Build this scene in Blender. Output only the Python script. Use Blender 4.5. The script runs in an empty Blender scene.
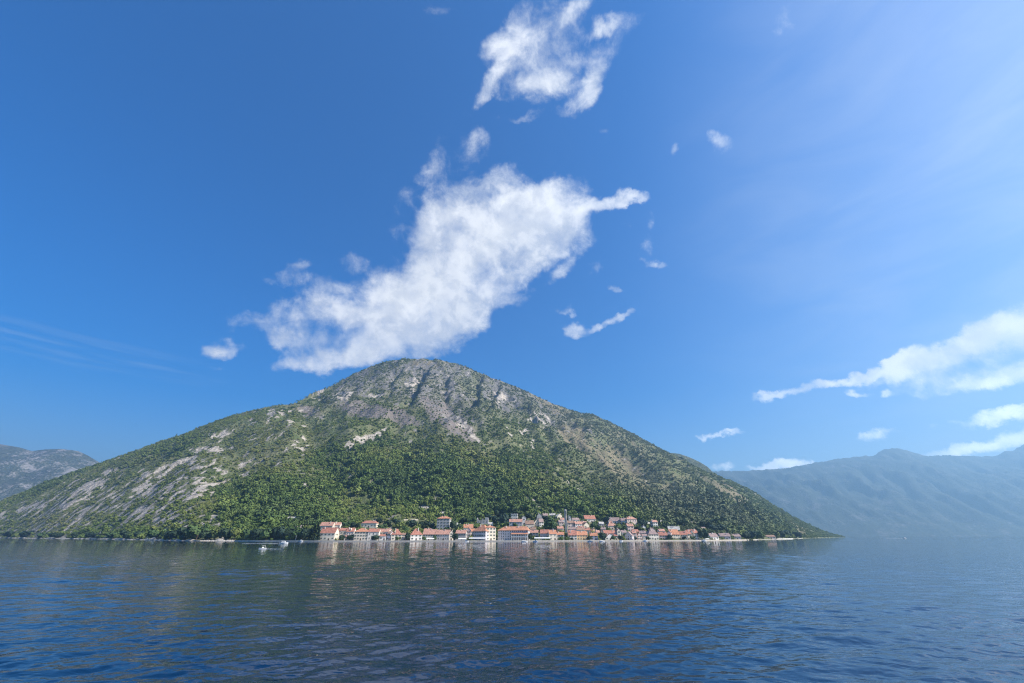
import bpy, bmesh, math, random
import numpy as np
from mathutils import Vector, Matrix
R = math.radians
random.seed(7)
rng = np.random.default_rng(11)
sc = bpy.context.scene
COL = sc.collection

# ------------------------------------------------------------------ camera
CAMH = 6.4
F = 430.0
CX, CY = 512.0, 341.5
HOR = 535.7
PITCH = math.atan((HOR - CY) / F)
SP, CP = math.sin(PITCH), math.cos(PITCH)
cam = bpy.data.cameras.new('camera')
cam.sensor_width = 36.0
cam.lens = 36.0 * F / 1024.0
cam.clip_start = 0.5
cam.clip_end = 60000
co = bpy.data.objects.new('camera', cam)
COL.objects.link(co)
co.location = (0, 0, CAMH)
co.rotation_euler = (R(90) + PITCH, 0, 0)
sc.camera = co

# ------------------------------------------------------------------ exposure
sc.render.engine = 'CYCLES'
sc.view_settings.view_transform = 'Standard'
sc.view_settings.look = 'None'
sc.view_settings.gamma = 1
sc.view_settings.use_curve_mapping = False
sc.view_settings.exposure = 0.9
sc.cycles.use_adaptive_sampling = True
sc.cycles.adaptive_threshold = 0.01
sc.cycles.use_denoising = True
sc.cycles.denoiser = 'OPENIMAGEDENOISE'
sc.cycles.denoising_input_passes = 'RGB_ALBEDO_NORMAL'
sc.cycles.denoising_prefilter = 'NONE'
sc.cycles.max_bounces = 5
sc.cycles.diffuse_bounces = 2
sc.cycles.glossy_bounces = 3
sc.cycles.transmission_bounces = 3
sc.cycles.volume_bounces = 0
sc.cycles.filter_width = 1.15
sc.cycles.caustics_reflective = False
sc.cycles.caustics_refractive = False

SUN_AZ, SUN_EL = 104.0, 41.0          # degrees right of the view direction, above the horizon
SUN_STRENGTH, SKY_STRENGTH = 5.0, 0.092


# ------------------------------------------------------------------ small node helpers
class NT:
    """thin wrapper that adds nodes to a tree"""
    def __init__(self, tree):
        self.t = tree
        self.l = tree.links

    def n(self, kind, **kw):
        nd = self.t.nodes.new(kind)
        for k, v in kw.items():
            setattr(nd, k, v)
        return nd

    def put(self, sock, v):
        if isinstance(v, bpy.types.NodeSocket):
            self.l.new(v, sock)
        else:
            sock.default_value = v

    def math(self, op, a, b=0.0, c=0.0, clamp=False):
        nd = self.n('ShaderNodeMath', operation=op, use_clamp=clamp)
        self.put(nd.inputs[0], a)
        self.put(nd.inputs[1], b)
        self.put(nd.inputs[2], c)
        return nd.outputs[0]

    def vmath(self, op, a, b=(0, 0, 0)):
        nd = self.n('ShaderNodeVectorMath', operation=op)
        self.put(nd.inputs[0], a)
        self.put(nd.inputs[1], b)
        return nd.outputs['Value'] if op in ('LENGTH', 'DOT_PRODUCT') else nd.outputs[0]

    def ramp(self, v, a, b, c=0.0, d=1.0, smooth=True):
        nd = self.n('ShaderNodeMapRange', interpolation_type='SMOOTHSTEP' if smooth else 'LINEAR')
        self.put(nd.inputs[0], v)
        for i, x in enumerate((a, b, c, d)):
            self.put(nd.inputs[1 + i], x)
        return nd.outputs[0]

    def noise(self, vec, scale, detail=4.0, rough=0.55, dist=0.0, out=0, lac=2.0):
        nd = self.n('ShaderNodeTexNoise')
        if vec is not None:
            self.put(nd.inputs['Vector'], vec)
        nd.inputs['Scale'].default_value = scale
        nd.inputs['Detail'].default_value = detail
        nd.inputs['Roughness'].default_value = rough
        nd.inputs['Lacunarity'].default_value = lac
        nd.inputs['Distortion'].default_value = dist
        return nd.outputs[out]

    def mix(self, f, a, b, mode='MIX'):
        nd = self.n('ShaderNodeMix', data_type='RGBA', blend_type=mode)
        self.put(nd.inputs[0], f)
        for s, v in ((nd.inputs[6], a), (nd.inputs[7], b)):
            if not isinstance(v, bpy.types.NodeSocket) and len(v) == 3:
                v = (*v, 1.0)
            self.put(s, v)
        return nd.outputs[2]

    def attr(self, name, kind='GEOMETRY', out='Fac'):
        nd = self.n('ShaderNodeAttribute', attribute_type=kind, attribute_name=name)
        return nd.outputs[out]


def pix_e(x, y):
    """pixel -> (u, e): tangent of the bearing, and rise per metre of depth"""
    cx, cy = (np.asarray(x, float) - CX) / F, -(np.asarray(y, float) - CY) / F
    e = (cy * CP + SP) / (CP - cy * SP)
    return cx * (CP + e * SP), e


def to_pix(X, Y, Z):
    d = Y * CP + (Z - CAMH) * SP
    return CX + F * X / d, CY - F * (-Y * SP + (Z - CAMH) * CP) / d


def sky_ang(x, y):
    u, e = pix_e(x, y)
    return math.degrees(math.atan2(u, 1.0)), math.degrees(math.atan2(e, math.hypot(u, 1.0)))


# ------------------------------------------------------------------ sky
SUN_DIR = Vector((math.sin(R(SUN_AZ)) * math.cos(R(SUN_EL)), math.cos(R(SUN_AZ)) * math.cos(R(SUN_EL)), math.sin(R(SUN_EL))))
world = bpy.data.worlds.new('World')
sc.world = world
world.use_nodes = True
world.cycles.sampling_method = 'NONE'
W = NT(world.node_tree)
world.node_tree.nodes.clear()
sky = W.n('ShaderNodeTexSky', sky_type='NISHITA')
sky.sun_disc = False
sky.sun_elevation = R(SUN_EL)
sky.sun_rotation = R(SUN_AZ)
sky.altitude = 0
sky.air_density = 1.0
sky.dust_density = 0.9
sky.ozone_density = 3.0
hs = W.n('ShaderNodeHueSaturation')
hs.inputs['Saturation'].default_value = 1.6
hs.inputs['Hue'].default_value = 0.511
hs.inputs['Value'].default_value = 1.0
W.l.new(sky.outputs[0], hs.inputs['Color'])
skycol = hs.outputs[0]
# clouds: weather laid out over the sky sphere by bearing and height in degrees
tc = W.n('ShaderNodeTexCoord').outputs['Generated']
sep = W.n('ShaderNodeSeparateXYZ')
W.l.new(tc, sep.inputs[0])
az = W.math('DEGREES', W.math('ARCTAN2', sep.outputs[0], sep.outputs[1]))
el = W.math('DEGREES', W.math('ARCSINE', sep.outputs[2]))
ang = W.n('ShaderNodeCombineXYZ')
W.l.new(az, ang.inputs[0])
W.l.new(el, ang.inputs[1])
warp = W.noise(tc, 13.0, 6.0, 0.62, out=1)
wv = W.vmath('MULTIPLY', W.vmath('SUBTRACT', warp, (0.5, 0.5, 0.5)), (4.6, 4.6, 0.0))
angw = W.vmath('ADD', ang.outputs[0], wv)


sepw = W.n('ShaderNodeSeparateXYZ')
W.l.new(angw, sepw.inputs[0])


def cloud_field(blobs, first=None):
    tot, prev = None, first
    for (px, py, rx, ry, rot, st) in blobs:
        a0, e0 = sky_ang(px, py)
        a1, e1 = sky_ang(px + 1, py)
        k = math.hypot(a1 - a0, e1 - e0)              # degrees per pixel there
        a2, e2 = sky_ang(px + math.cos(R(rot)), py - math.sin(R(rot)))
        th = math.atan2(e2 - e0, a2 - a0)
        k2a, k2e = sky_ang(px, py - 1)
        kv = math.hypot(k2a - a0, k2e - e0)
        mp = W.n('ShaderNodeMapping', vector_type='TEXTURE')
        # the running sum rides along in z (scaled away) so that the patches are worked out one after another
        cb = W.n('ShaderNodeCombineXYZ')
        W.l.new(sepw.outputs[0], cb.inputs[0])
        W.l.new(sepw.outputs[1], cb.inputs[1])
        if prev is not None:
            W.l.new(prev, cb.inputs[2])
        W.l.new(cb.outputs[0], mp.inputs['Vector'])
        mp.inputs['Location'].default_value = (a0, e0, 0)
        mp.inputs['Rotation'].default_value = (0, 0, th)
        mp.inputs['Scale'].default_value = (rx * k, ry * kv, 1e7)
        ln = W.vmath('LENGTH', mp.outputs[0])
        m = W.ramp(ln, 2.0, 0.0, 0.0, st * 1.3, smooth=True)
        tot = m if tot is None else W.math('ADD', tot, m)
        prev = tot
    return tot


cores = [(455, 266, 66, 34, 42, 1.0), (505, 228, 52, 26, 20, 1.0), (552, 222, 32, 24, 25, 1.0), (402, 310, 56, 22, 30, 1.0), (540, 256, 36, 14, 30, .6),
         (338, 312, 40, 10, 0, .9), (400, 344, 60, 15, 14, 1.0), (335, 363, 40, 7, 5, .8), (600, 205, 26, 7, 12, 1.0), (630, 200, 14, 4, 10, .8),
         (470, 312, 40, 18, 40, .8), (545, 190, 16, 9, 30, .6), (428, 238, 26, 18, 60, .55), (500, 298, 30, 10, 40, .45),
         # right bank
         (1005, 336, 46, 15, 22, 1.3), (940, 353, 46, 9, 18, 1.2), (1060, 318, 60, 24, 20, 1.4), (890, 366, 28, 5, 14, 1.0), (800, 388, 34, 4, 16, 1.0), (832, 380, 16, 4, 12, .8), (762, 396, 12, 3, 10, .6), (862, 373, 20, 4, 18, 1.0), (905, 372, 40, 6, 10, .6), (858, 390, 8, 3, -10, .8), (884, 393, 6, 3, 0, .5),
         (1012, 415, 34, 5, 6, 1.0), (955, 449, 44, 5, 6, 1.1), (1012, 440, 36, 9, 14, 1.2), (880, 432, 20, 3, 10, .6),
         (790, 464, 30, 4, 6, 1.0), (760, 466, 12, 3, 0, .7), (718, 466, 9, 4, 0, .9), (722, 436, 16, 2.4, 4, .6), (1000, 376, 60, 8, 6, .45)]
wisps = [(420, 215, 26, 18, 40, .24), (440, 150, 26, 12, 60, .24), (470, 140, 14, 10, 30, .3), (395, 230, 18, 16, 60, .2), (365, 290, 30, 18, 30, .4), (320, 300, 30, 10, 10, .4), (250, 330, 26, 8, -10, .25), (230, 348, 20, 6, 0, .4), (300, 345, 26, 12, 20, .45),
         (520, 20, 30, 16, 40, .45), (560, 56, 26, 20, 30, .5), (505, 66, 20, 12, 50, .45), (575, 100, 20, 10, 40, .4), (610, 50, 20, 10, 30, .35), (540, 110, 22, 8, 10, .3), (625, 225, 12, 6, 0, .35), (650, 245, 8, 20, -20, .3), (600, 265, 14, 6, 20, .3), (740, 150, 14, 6, 0, .3), (560, 300, 16, 5, 20, .4),
         (960, 388, 70, 7, 6, .5), (1010, 372, 40, 10, 8, .6), (860, 440, 40, 3, 6, .35), (960, 425, 50, 4, 6, .4),
         (545, 36, 46, 30, 35, .62), (546, 82, 34, 11, 18, 1.0), (594, 86, 15, 10, 60, .9), (604, 28, 14, 7, 30, .7), (488, 88, 16, 9, 60, .6), (512, 40, 22, 12, 20, .5), (575, 4, 26, 10, 30, .5),
         (520, 118, 18, 6, 10, .5), (436, 182, 14, 20, -10, .36), (466, 158, 26, 14, 30, .36), (402, 194, 18, 12, 20, .5), (482, 182, 26, 10, 20, .5), (450, 205, 24, 16, 50, .5),
         (298, 266, 15, 6, 10, .8), (290, 280, 20, 6, 0, .5), (352, 262, 11, 10, 0, .75), (222, 347, 16, 8, 0, .55), (282, 336, 13, 8, 0, 1.0), (262, 322, 30, 7, -10, .6), (240, 298, 16, 5, 0, .4), (216, 368, 8, 3, 0, .45), (310, 335, 24, 14, 0, .4), (320, 285, 26, 10, 10, .35),
         (604, 324, 26, 3.5, 14, .6), (573, 325, 9, 6, 30, .9), (625, 317, 8, 3, 10, .8), (565, 309, 8, 4, 0, .7), (614, 290, 8, 4, -20, .7), (658, 265, 12, 4, -20, .7), (678, 275, 14, 3, -35, .4), (650, 222, 5, 14, 0, .4),
         (672, 147, 5, 7, 0, .8), (718, 142, 10, 8, 0, .8), (440, 8, 20, 9, 0, .3), (640, 22, 22, 9, 20, .5),
         (787, 20, 12, 22, -20, .4), (562, 272, 16, 6, 40, .7), (520, 300, 22, 7, 30, .45), (590, 240, 14, 10, 60, .5), (606, 130, 10, 5, 0, .35),
         (930, 378, 80, 8, 4, .45)]
fine = W.noise(tc, 15.0, 9.0, 0.62, 0.25)
fine2 = W.noise(tc, 46.0, 6.0, 0.65, 0.3)
gaps = W.noise(tc, 6.5, 3.0, 0.5)
fb = W.math('ADD', W.math('MULTIPLY', W.math('SUBTRACT', fine, 0.5), 2.0), W.math('MULTIPLY', W.math('SUBTRACT', fine2, 0.5), 0.55))
fb = W.math('ADD', fb, W.math('MULTIPLY', W.math('SUBTRACT', gaps, 0.5), 0.7))
mcore = cloud_field(cores)
msum = W.math('ADD', mcore, W.math('MULTIPLY', cloud_field(wisps, mcore), 0.72))
M = W.math('SUBTRACT', 1.0, W.math('EXPONENT', W.math('MULTIPLY', msum, -1.35)))
edge = W.math('MULTIPLY', W.math('MULTIPLY', M, 4.0, clamp=True), W.ramp(M, 0.6, 1.0, 1.0, 0.5))
dens = W.ramp(W.math('ADD', W.math('SUBTRACT', W.math('MULTIPLY', M, 1.45), 0.36), W.math('MULTIPLY', fb, edge)), 0.0, 1.28)
# faint flat streaks low on the west side
stk_n = W.noise(W.vmath('MULTIPLY', ang.outputs[0], (0.10, 1.3, 0.0)), 1.0, 4.0, 0.6)
sa, se = sky_ang(60, 347)
stk = W.math('MULTIPLY', W.ramp(W.vmath('LENGTH', W.vmath('MULTIPLY', W.vmath('SUBTRACT', ang.outputs[0], (sa, se, 0)), (0.055, 0.42, 0))), 1.0, 0.2), W.ramp(stk_n, 0.42, 0.7))
# thin high veil on the sun's side
veil_n = W.noise(W.vmath('MULTIPLY', tc, (2.0, 2.0, 6.0)), 2.2, 5.0, 0.55, 0.6)
va, ve = sky_ang(1000, 120)
mp = W.n('ShaderNodeMapping', vector_type='TEXTURE')
W.l.new(ang.outputs[0], mp.inputs['Vector'])
mp.inputs['Location'].default_value = (va + 6, ve - 10, 0)
mp.inputs['Scale'].default_value = (52, 56, 1)
veil = W.math('MULTIPLY', W.ramp(W.vmath('LENGTH', mp.outputs[0]), 1.0, 0.0), W.ramp(veil_n, 0.25, 0.8, 0.4, 0.8))
veil = W.math('MULTIPLY', veil, 0.55)
# sunlit and shaded sides painted into the clouds, from noise compared towards the sun
sd = W.vmath('ADD', tc, tuple(0.022 * c for c in SUN_DIR))
fine_s = W.noise(sd, 16.0, 5.0, 0.6, 0.4)
lit = W.ramp(W.math('SUBTRACT', fine, fine_s), -0.10, 0.10)
body = W.noise(tc, 7.0, 3.0, 0.55)
lit = W.math('MULTIPLY', W.math('ADD', lit, W.ramp(body, 0.36, 0.62)), 0.5)
cl = W.mix(lit, (5.0, 5.15, 5.4), (7.0, 7.0, 6.95))
low = W.ramp(el, 4.0, 17.0, 2.3, 1.0)                    # low clouds painted brighter, to make up for the haze before them
cl = W.mix(1.0, cl, W.n('ShaderNodeCombineXYZ').outputs[0], 'MULTIPLY')
cxyz = cl.node.inputs[7].links[0].from_node
for i_ in range(3):
    W.l.new(low, cxyz.inputs[i_])
c1 = W.mix(W.math('MAXIMUM', veil, W.math('MULTIPLY', stk, 0.12)), skycol, (4.9, 5.15, 5.4))
c2 = W.mix(W.math('MULTIPLY', dens, 0.95), c1, cl)
bg = W.n('ShaderNodeBackground')
W.l.new(c2, bg.inputs[0])
bg.inputs[1].default_value = SKY_STRENGTH
wo = W.n('ShaderNodeOutputWorld')
W.l.new(bg.outputs[0], wo.inputs[0])

sun = bpy.data.lights.new('sun', 'SUN')
sun.energy = SUN_STRENGTH
sun.angle = R(0.5)
sun.color = (1.0, 0.935, 0.83)
so = bpy.data.objects.new('sun', sun)
COL.objects.link(so)
so.rotation_euler = (-SUN_DIR).to_track_quat('-Z', 'Y').to_euler()


# ------------------------------------------------------------------ numpy noise
_P = rng.permutation(512)
_P = np.concatenate([_P, _P, _P])
_G = np.stack([np.cos(np.arange(512) * 2.399963), np.sin(np.arange(512) * 2.399963)], 1)


def perlin(x, y, seed=0):
    x = np.asarray(x, float) + seed * 37.17
    y = np.asarray(y, float) + seed * 91.73
    xi, yi = np.floor(x).astype(int), np.floor(y).astype(int)
    xf, yf = x - xi, y - yi
    fu, fv = xf * xf * xf * (xf * (xf * 6 - 15) + 10), yf * yf * yf * (yf * (yf * 6 - 15) + 10)
    xi, yi = xi % 512, yi % 512

    def g(a, b):
        h = _P[_P[(xi + a) % 512] + (yi + b) % 512] % 512
        return _G[h, 0] * (xf - a) + _G[h, 1] * (yf - b)
    n0 = g(0, 0) * (1 - fu) + g(1, 0) * fu
    n1 = g(0, 1) * (1 - fu) + g(1, 1) * fu
    return (n0 * (1 - fv) + n1 * fv) * 1.5


def fbm(x, y, oct=4, seed=0, gain=0.5):
    s, a, t = 0.0, 1.0, 0.0
    for i in range(oct):
        s = s + a * perlin(x * 2 ** i, y * 2 ** i, seed + i * 3)
        t += a
        a *= gain
    return s / t


def ridged(x, y, oct=4, seed=0):
    s, a, t = 0.0, 1.0, 0.0
    for i in range(oct):
        s = s + a * (1 - 2 * np.abs(perlin(x * 2 ** i, y * 2 ** i, seed + i * 5)))
        t += a
        a *= 0.5
    return s / t


def sstep(x, a, b):
    t = np.clip((x - a) / (b - a), 0, 1)
    return t * t * (3 - 2 * t)


# ------------------------------------------------------------------ terrain shape: shore and crest of the big hill
crest_px = [(-420, 532), (-300, 528), (-180, 521), (-80, 512), (0, 501.5), (27, 490.7), (49, 481.5), (70, 474), (88, 468), (102, 463), (123, 455), (143, 447.7), (164, 440.5),
            (184, 434.5), (202, 426.4), (232, 415.6), (261, 408), (279, 404.5), (293, 403.4), (299, 400), (311, 392.7), (331, 385.4),
            (343, 379), (364, 369.3), (381, 363.4), (393, 360.2), (403, 359.3), (423, 358.8), (438, 360), (458, 363.4), (476, 370.8),
            (494, 378.7), (514, 386.3), (526, 391.3), (540, 398.6), (561, 406.8), (582, 413.8), (593, 414.6), (608, 421.5), (625, 430),
            (647, 441.5), (667, 452.2), (688, 464.5), (708, 475), (731, 481.5), (755, 493.5), (773, 506), (793, 518.5), (814, 528), (828, 533.4), (838, 536.6), (846, 541), (870, 545)]
cu, ce = pix_e([p[0] for p in crest_px], [p[1] for p in crest_px])
sh_px = [(-420, 2000), (-200, 1850), (0, 1430), (60, 1150), (120, 900), (180, 660), (250, 600), (320, 582), (420, 585), (520, 592), (620, 620), (700, 660), (740, 715), (780, 930),
         (815, 1350), (838, 2050), (850, 2300), (900, 2500)]
su = np.array([(p[0] - CX) * CP / F for p in sh_px])
sy = np.array([p[1] for p in sh_px], float)
dp_px = [(-420, 2300), (-200, 2250), (0, 1900), (150, 1780), (292, 1760), (302, 1860), (340, 1960), (430, 2000), (520, 2040), (600, 2080), (700, 2150), (780, 2250), (838, 2420), (900, 2550)]
du = np.array([(p[0] - CX) * CP / F * 1.10 for p in dp_px])
dy = np.array([p[1] for p in dp_px], float)
UG = np.linspace(-2.3, 1.1, 3400)


def smooth(a, n):
    k = np.hanning(2 * n + 1)
    k /= k.sum()
    return np.convolve(np.pad(a, n, mode='edge'), k, 'valid')


E_FINE = np.interp(UG, cu, ce)
E_SOFT = smooth(E_FINE, 160)
S_TAB = smooth(np.interp(UG, su, sy), 40)
D_TAB = smooth(np.interp(UG, du, dy), 25)


def shore(u):
    return np.interp(u, UG, S_TAB)


CRAGS = []          # (points on the ground, drop): faces that look west
GULLIES = []


def seg_dist(X, Y, P):
    best, side = np.full(X.shape, 1e9), np.zeros(X.shape)
    for (ax, ay), (bx, by) in zip(P[:-1], P[1:]):
        dx, dy_ = bx - ax, by - ay
        L = dx * dx + dy_ * dy_
        k = np.clip(((X - ax) * dx + (Y - ay) * dy_) / L, 0, 1)
        d = np.hypot(X - ax - k * dx, Y - ay - k * dy_)
        s_ = np.where((X - ax) * dy_ - (Y - ay) * dx < 0, -1, 1)
        side = np.where(d < best, s_, side)
        best = np.minimum(best, d)
    return best, side


def hill_height(X, Y, detail=True):
    X = np.asarray(X, float)
    Y = np.asarray(Y, float)
    u = X / np.maximum(Y, 1)
    S = shore(u) + 7 * perlin(X / 60, Y / 60, 5) + 3 * perlin(X / 22, Y / 22, 6)
    D = np.interp(u, UG, D_TAB)
    t = (Y - S) / (D - S)
    tc_ = np.clip(t, 0, 1)
    w = sstep(tc_, 0.55, 0.95)
    e = np.interp(u, UG, E_SOFT) * (1 - w) + np.interp(u, UG, E_FINE) * w
    H = CAMH + D * e
    tall = np.clip(H / 800, 0, 1)
    p = 1.10 + 0.38 * tall
    h = np.where(H > 0, H, 0) * tc_ ** p
    # spurs and gullies running down the slope
    win = np.sin(math.pi * np.clip(t, 0, 1)) ** 0.8 * (1 - 0.5 * sstep(tc_, 0.8, 1))
    win = win * np.clip(H / 300, 0, 1)
    xs = X + 60 * perlin(X / 300, Y / 300, 9)
    ys = Y + 60 * perlin(X / 300, Y / 300, 10)
    skew = xs + 0.25 * ys * np.tanh(4 * u)
    h = h + win * 60 * ridged(skew / 430, ys / 620, 3, 21) * (0.4 + 0.9 * tc_)
    h = h + win * 25 * fbm(skew / 130, ys / 230, 3, 33)
    rocky = sstep(tc_, 0.5, 0.85) * tall
    if detail:
        cl = ridged(xs / 75, ys / 110, 4, 44)
        h = h + rocky * (0.25 * np.clip(tc_ * 9, 0, 1) + 0.75 * win) * 24 * cl
        # crags: steps that face west, as the beds of limestone do
        sw = (X * 0.9 + Y * 0.35) / 95 + 0.8 * fbm(X / 160, Y / 160, 3, 47)
        saw = sw - np.floor(sw)
        saw = np.where(saw < 0.8, saw / 0.8, (1 - saw) / 0.2)
        h = h - rocky * (0.3 + 0.7 * win) * 26 * (saw - 0.3) * sstep(fbm(X / 220, Y / 260, 2, 48), -0.25, 0.25)
        h = h + np.clip(t * 3, 0, 1) * np.clip(H / 200, 0, 1) * (2.6 * fbm(X / 34, Y / 34, 3, 55) + 1.2 * rocky * perlin(X / 9, Y / 9, 66))
    if CRAGS and detail and X.size > 1:
        wx = X + 16 * fbm(X / 40, Y / 40, 2, 61)
        for P, A in CRAGS:
            d, sd_ = seg_dist(wx, Y, P)
            ym, yh = (P[0][1] + P[-1][1]) / 2, abs(P[0][1] - P[-1][1]) / 2 + 40
            h = h - np.where(sd_ > 0, A * sstep(d, 0, 16) * np.exp(-d / 95), 0) * (1 - sstep(np.abs(Y - ym) / yh, 0.45, 1.0))
        for P, A in GULLIES:
            d, sd_ = seg_dist(wx, Y, P)
            h = h - A * np.exp(-(d / 42) ** 2)
    h = h + np.where((t > 0) & (t < 0.3), 0.6, 0) * np.clip(t * 30, 0, 1)
    # under water and behind the crest
    h = np.where(t < 0, np.maximum(-7.5, (Y - S) * 0.35), h)
    back = np.clip(t - 1, 0, 2)
    h = np.where(t > 1, (H - back * (D - S) * 0.62), h)
    h = np.where(H <= 0.3, np.minimum(h, -1.5), h)
    return np.maximum(h, -7.5)


def ground_hit(px, py, y0=None):
    """first point of the hillside along the sight line through a pixel"""
    u, e = pix_e(px, py)
    Y = np.linspace(shore(u) - 12 if y0 is None else y0, 2600, 5200)
    h = hill_height(u * Y, Y, False)
    hit = h >= CAMH + e * Y
    k = np.argmax(hit) if hit.any() else np.argmax((h - CAMH) / Y)      # a ray over the crest takes the crest
    return float(u * Y[k]), float(Y[k]), float(h[k])


def crag(pts, A, into):
    P = [ground_hit(*p)[:2] for p in pts]
    if P[0][1] < P[-1][1]:
        P = P[::-1]
    # walk from the top down so that 'west' is always the same side
    into.append((P, A))


_c, _g = [], []
for pts, A in (([(434, 364), (425, 380), (416, 402)], 48), ([(484, 374), (481, 388), (480, 406)], 42), ([(502, 386), (497, 398), (493, 412)], 38), ([(346, 381), (322, 392), (305, 403)], 40),
               ([(390, 364), (366, 374), (346, 383)], 42), ([(531, 403), (534, 414), (541, 426)], 28), ([(452, 372), (449, 388), (452, 404)], 30), ([(560, 418), (566, 432), (580, 448)], 18), ([(405, 366), (396, 380), (392, 396)], 30)):
    crag(pts, A, _c)
for pts, A in (([(299, 409), (318, 440), (346, 482), (366, 505)], 22), ([(445, 402), (470, 440), (500, 482)], 9), ([(600, 430), (640, 470), (668, 500)], 14), ([(232, 425), (235, 460), (236, 500)], 12), ([(395, 420), (410, 455), (418, 500)], 16)):
    crag(pts, A, _g)
CRAGS[:], GULLIES[:] = _c, _g


def grid_mesh(name, xs, ys, fn, keep=None):
    X, Y = np.meshgrid(xs, ys)
    Z = fn(X, Y)
    nx, ny = len(xs), len(ys)
    idx = np.arange(nx * ny).reshape(ny, nx)
    a, b, c, d = idx[:-1, :-1], idx[:-1, 1:], idx[1:, 1:], idx[1:, :-1]
    quads = np.stack([a, b, c, d], -1).reshape(-1, 4)
    if keep is not None:
        kz = Z.ravel()[quads]
        quads = quads[(kz.max(1) > keep)]
    used = np.unique(quads)
    remap = np.full(nx * ny, -1)
    remap[used] = np.arange(len(used))
    quads = remap[quads]
    V = np.stack([X.ravel(), Y.ravel(), Z.ravel()], 1)[used]
    return quick_mesh(name, V, quads), V


def quick_mesh(name, V, quads, smooth_=True):
    me = bpy.data.meshes.new(name)
    k = quads.shape[1]
    me.vertices.add(len(V))
    me.vertices.foreach_set('co', np.asarray(V, np.float32).ravel())
    me.loops.add(quads.size)
    me.loops.foreach_set('vertex_index', quads.astype(np.int32).ravel())
    me.polygons.add(len(quads))
    me.polygons.foreach_set('loop_start', (np.arange(len(quads)) * k).astype(np.int32))
    me.polygons.foreach_set('loop_total', np.full(len(quads), k, np.int32))
    if smooth_:
        me.polygons.foreach_set('use_smooth', np.ones(len(quads), bool))
    me.update()
    me.validate()
    return me


def link(name, me, kind=None, mat=None):
    o = bpy.data.objects.new(name, me)
    COL.objects.link(o)
    if kind:
        o['kind'] = kind
    if mat:
        me.materials.append(mat)
    return o


def add_attr(me, name, vals):
    a = me.attributes.new(name, 'FLOAT', 'POINT')
    a.data.foreach_set('value', np.asarray(vals, np.float32))


# ------------------------------------------------------------------ land cover of the hillside (what grows or lies where)
def ell(px, py, items):
    m = np.zeros_like(px)
    for (cx, cy, rx, ry, rot, st) in items:
        c, s = math.cos(R(rot)), math.sin(R(rot))
        dx, dy_ = px - cx, -(py - cy)
        a, b = (dx * c + dy_ * s) / rx, (-dx * s + dy_ * c) / ry
        m = np.maximum(m, st * (1 - sstep(np.sqrt(a * a + b * b), 0.35, 1.35)))
    return m


ROCK = [(34, 507, 22, 4, 18, 1), (69, 503, 32, 3.4, 20, 1), (84, 488, 27, 3.4, 22, 1), (112, 471, 16, 4, 22, 1), (79, 521, 6, 3, 0, .9), (4, 517, 6, 5, 0, .9), (70, 529, 12, 3, 0, .7),
        (144, 475, 10, 5, 20, .9), (180, 462, 26, 4, 18, 1), (214, 449, 13, 4.5, 0, 1), (217, 435, 17, 5, 5, .95), (144, 492, 22, 10, 25, .85), (200, 491, 22, 7, 24, .95),
        (223, 483, 8, 4, 10, .9), (167, 516, 22, 8, 15, .75), (138, 513, 14, 6, 20, .8), (217, 519, 9, 8, 0, .7), (106, 484, 9, 8, 30, .7), (276, 413, 12, 5, 0, .85), (299, 448, 9, 7, -40, .85),
        (366, 438, 28, 7, 18, 1), (305, 489, 14, 5, 22, .85), (346, 475, 9, 2.4, 5, .8), (372, 396, 9, 4, 0, .9), (343, 396, 12, 6, 20, .8), (317, 394, 9, 6, 30, .8),
        (305, 434, 5, 9, 0, .6), (508, 432, 7, 4, -30, .8), (524, 432, 5, 4, 0, .8), (534.6, 444, 4, 7, 0, .75), (435, 498, 9, 3.5, 0, .75), (419, 509, 12, 4.5, 0, .9), (458, 511, 10, 4.5, -15, .8),
        (375, 485.6, 4, 3, 0, .7), (552, 494, 11, 4, -30, .7), (537, 504, 7, 7, 0, .6), (463, 425, 10, 5, -40, .9), (472, 436, 9, 4, -40, .9), (420, 470, 5, 3, 0, .5), (340, 500, 5, 3, 0, .5),
        (250, 478, 6, 3, 0, .6), (235, 500, 5, 4, 0, .6), (190, 530, 10, 4, 0, .6), (110, 531, 14, 4, 0, .7), (30, 533, 30, 3, 0, .6), (412, 385, 10, 8, 40, .7), (500, 398, 7, 9, 60, .8), (540, 420, 12, 7, -35, .7),
        (130, 535, 120, 2.2, 0, .8), (125, 500, 150, 26, 10, .56), (60, 500, 70, 16, 18, .5), (170, 478, 80, 16, 18, .56), (95, 522, 110, 10, 4, .5)]
CLIFF = [(425, 372, 60, 16, 0, 1), (360, 384, 50, 14, 28, .9), (445, 398, 48, 26, -35, .9), (505, 395, 40, 20, -35, .95), (550, 415, 34, 14, -35, .7), (395, 385, 30, 25, 0, .8), (585, 425, 20, 10, -30, .35)]
MAUVE = [(370, 411, 36, 9, -10, 1), (400, 417, 22, 8, -20, 1), (447, 418, 44, 11, -38, 1), (309, 410, 13, 7, -20, .6), (430, 408, 20, 8, -40, .6)]
DRY = [(578, 440, 32, 12, -40, .85), (622, 466, 46, 13, -36, .8), (675, 494, 30, 8, -30, .6), (735, 498, 44, 7, -32, .9), (548, 402, 34, 6, -30, .8), (425, 364, 24, 5, 0, .8), (309, 409, 12, 6, 0, .9),
       (630, 445, 40, 14, -38, .45), (790, 522, 30, 6, -30, .6), (800, 533, 12, 5, 0, .8), (670, 470, 30, 9, -30, .4), (395, 505, 25, 8, 0, .3), (280, 470, 20, 10, 0, .3)]
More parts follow.
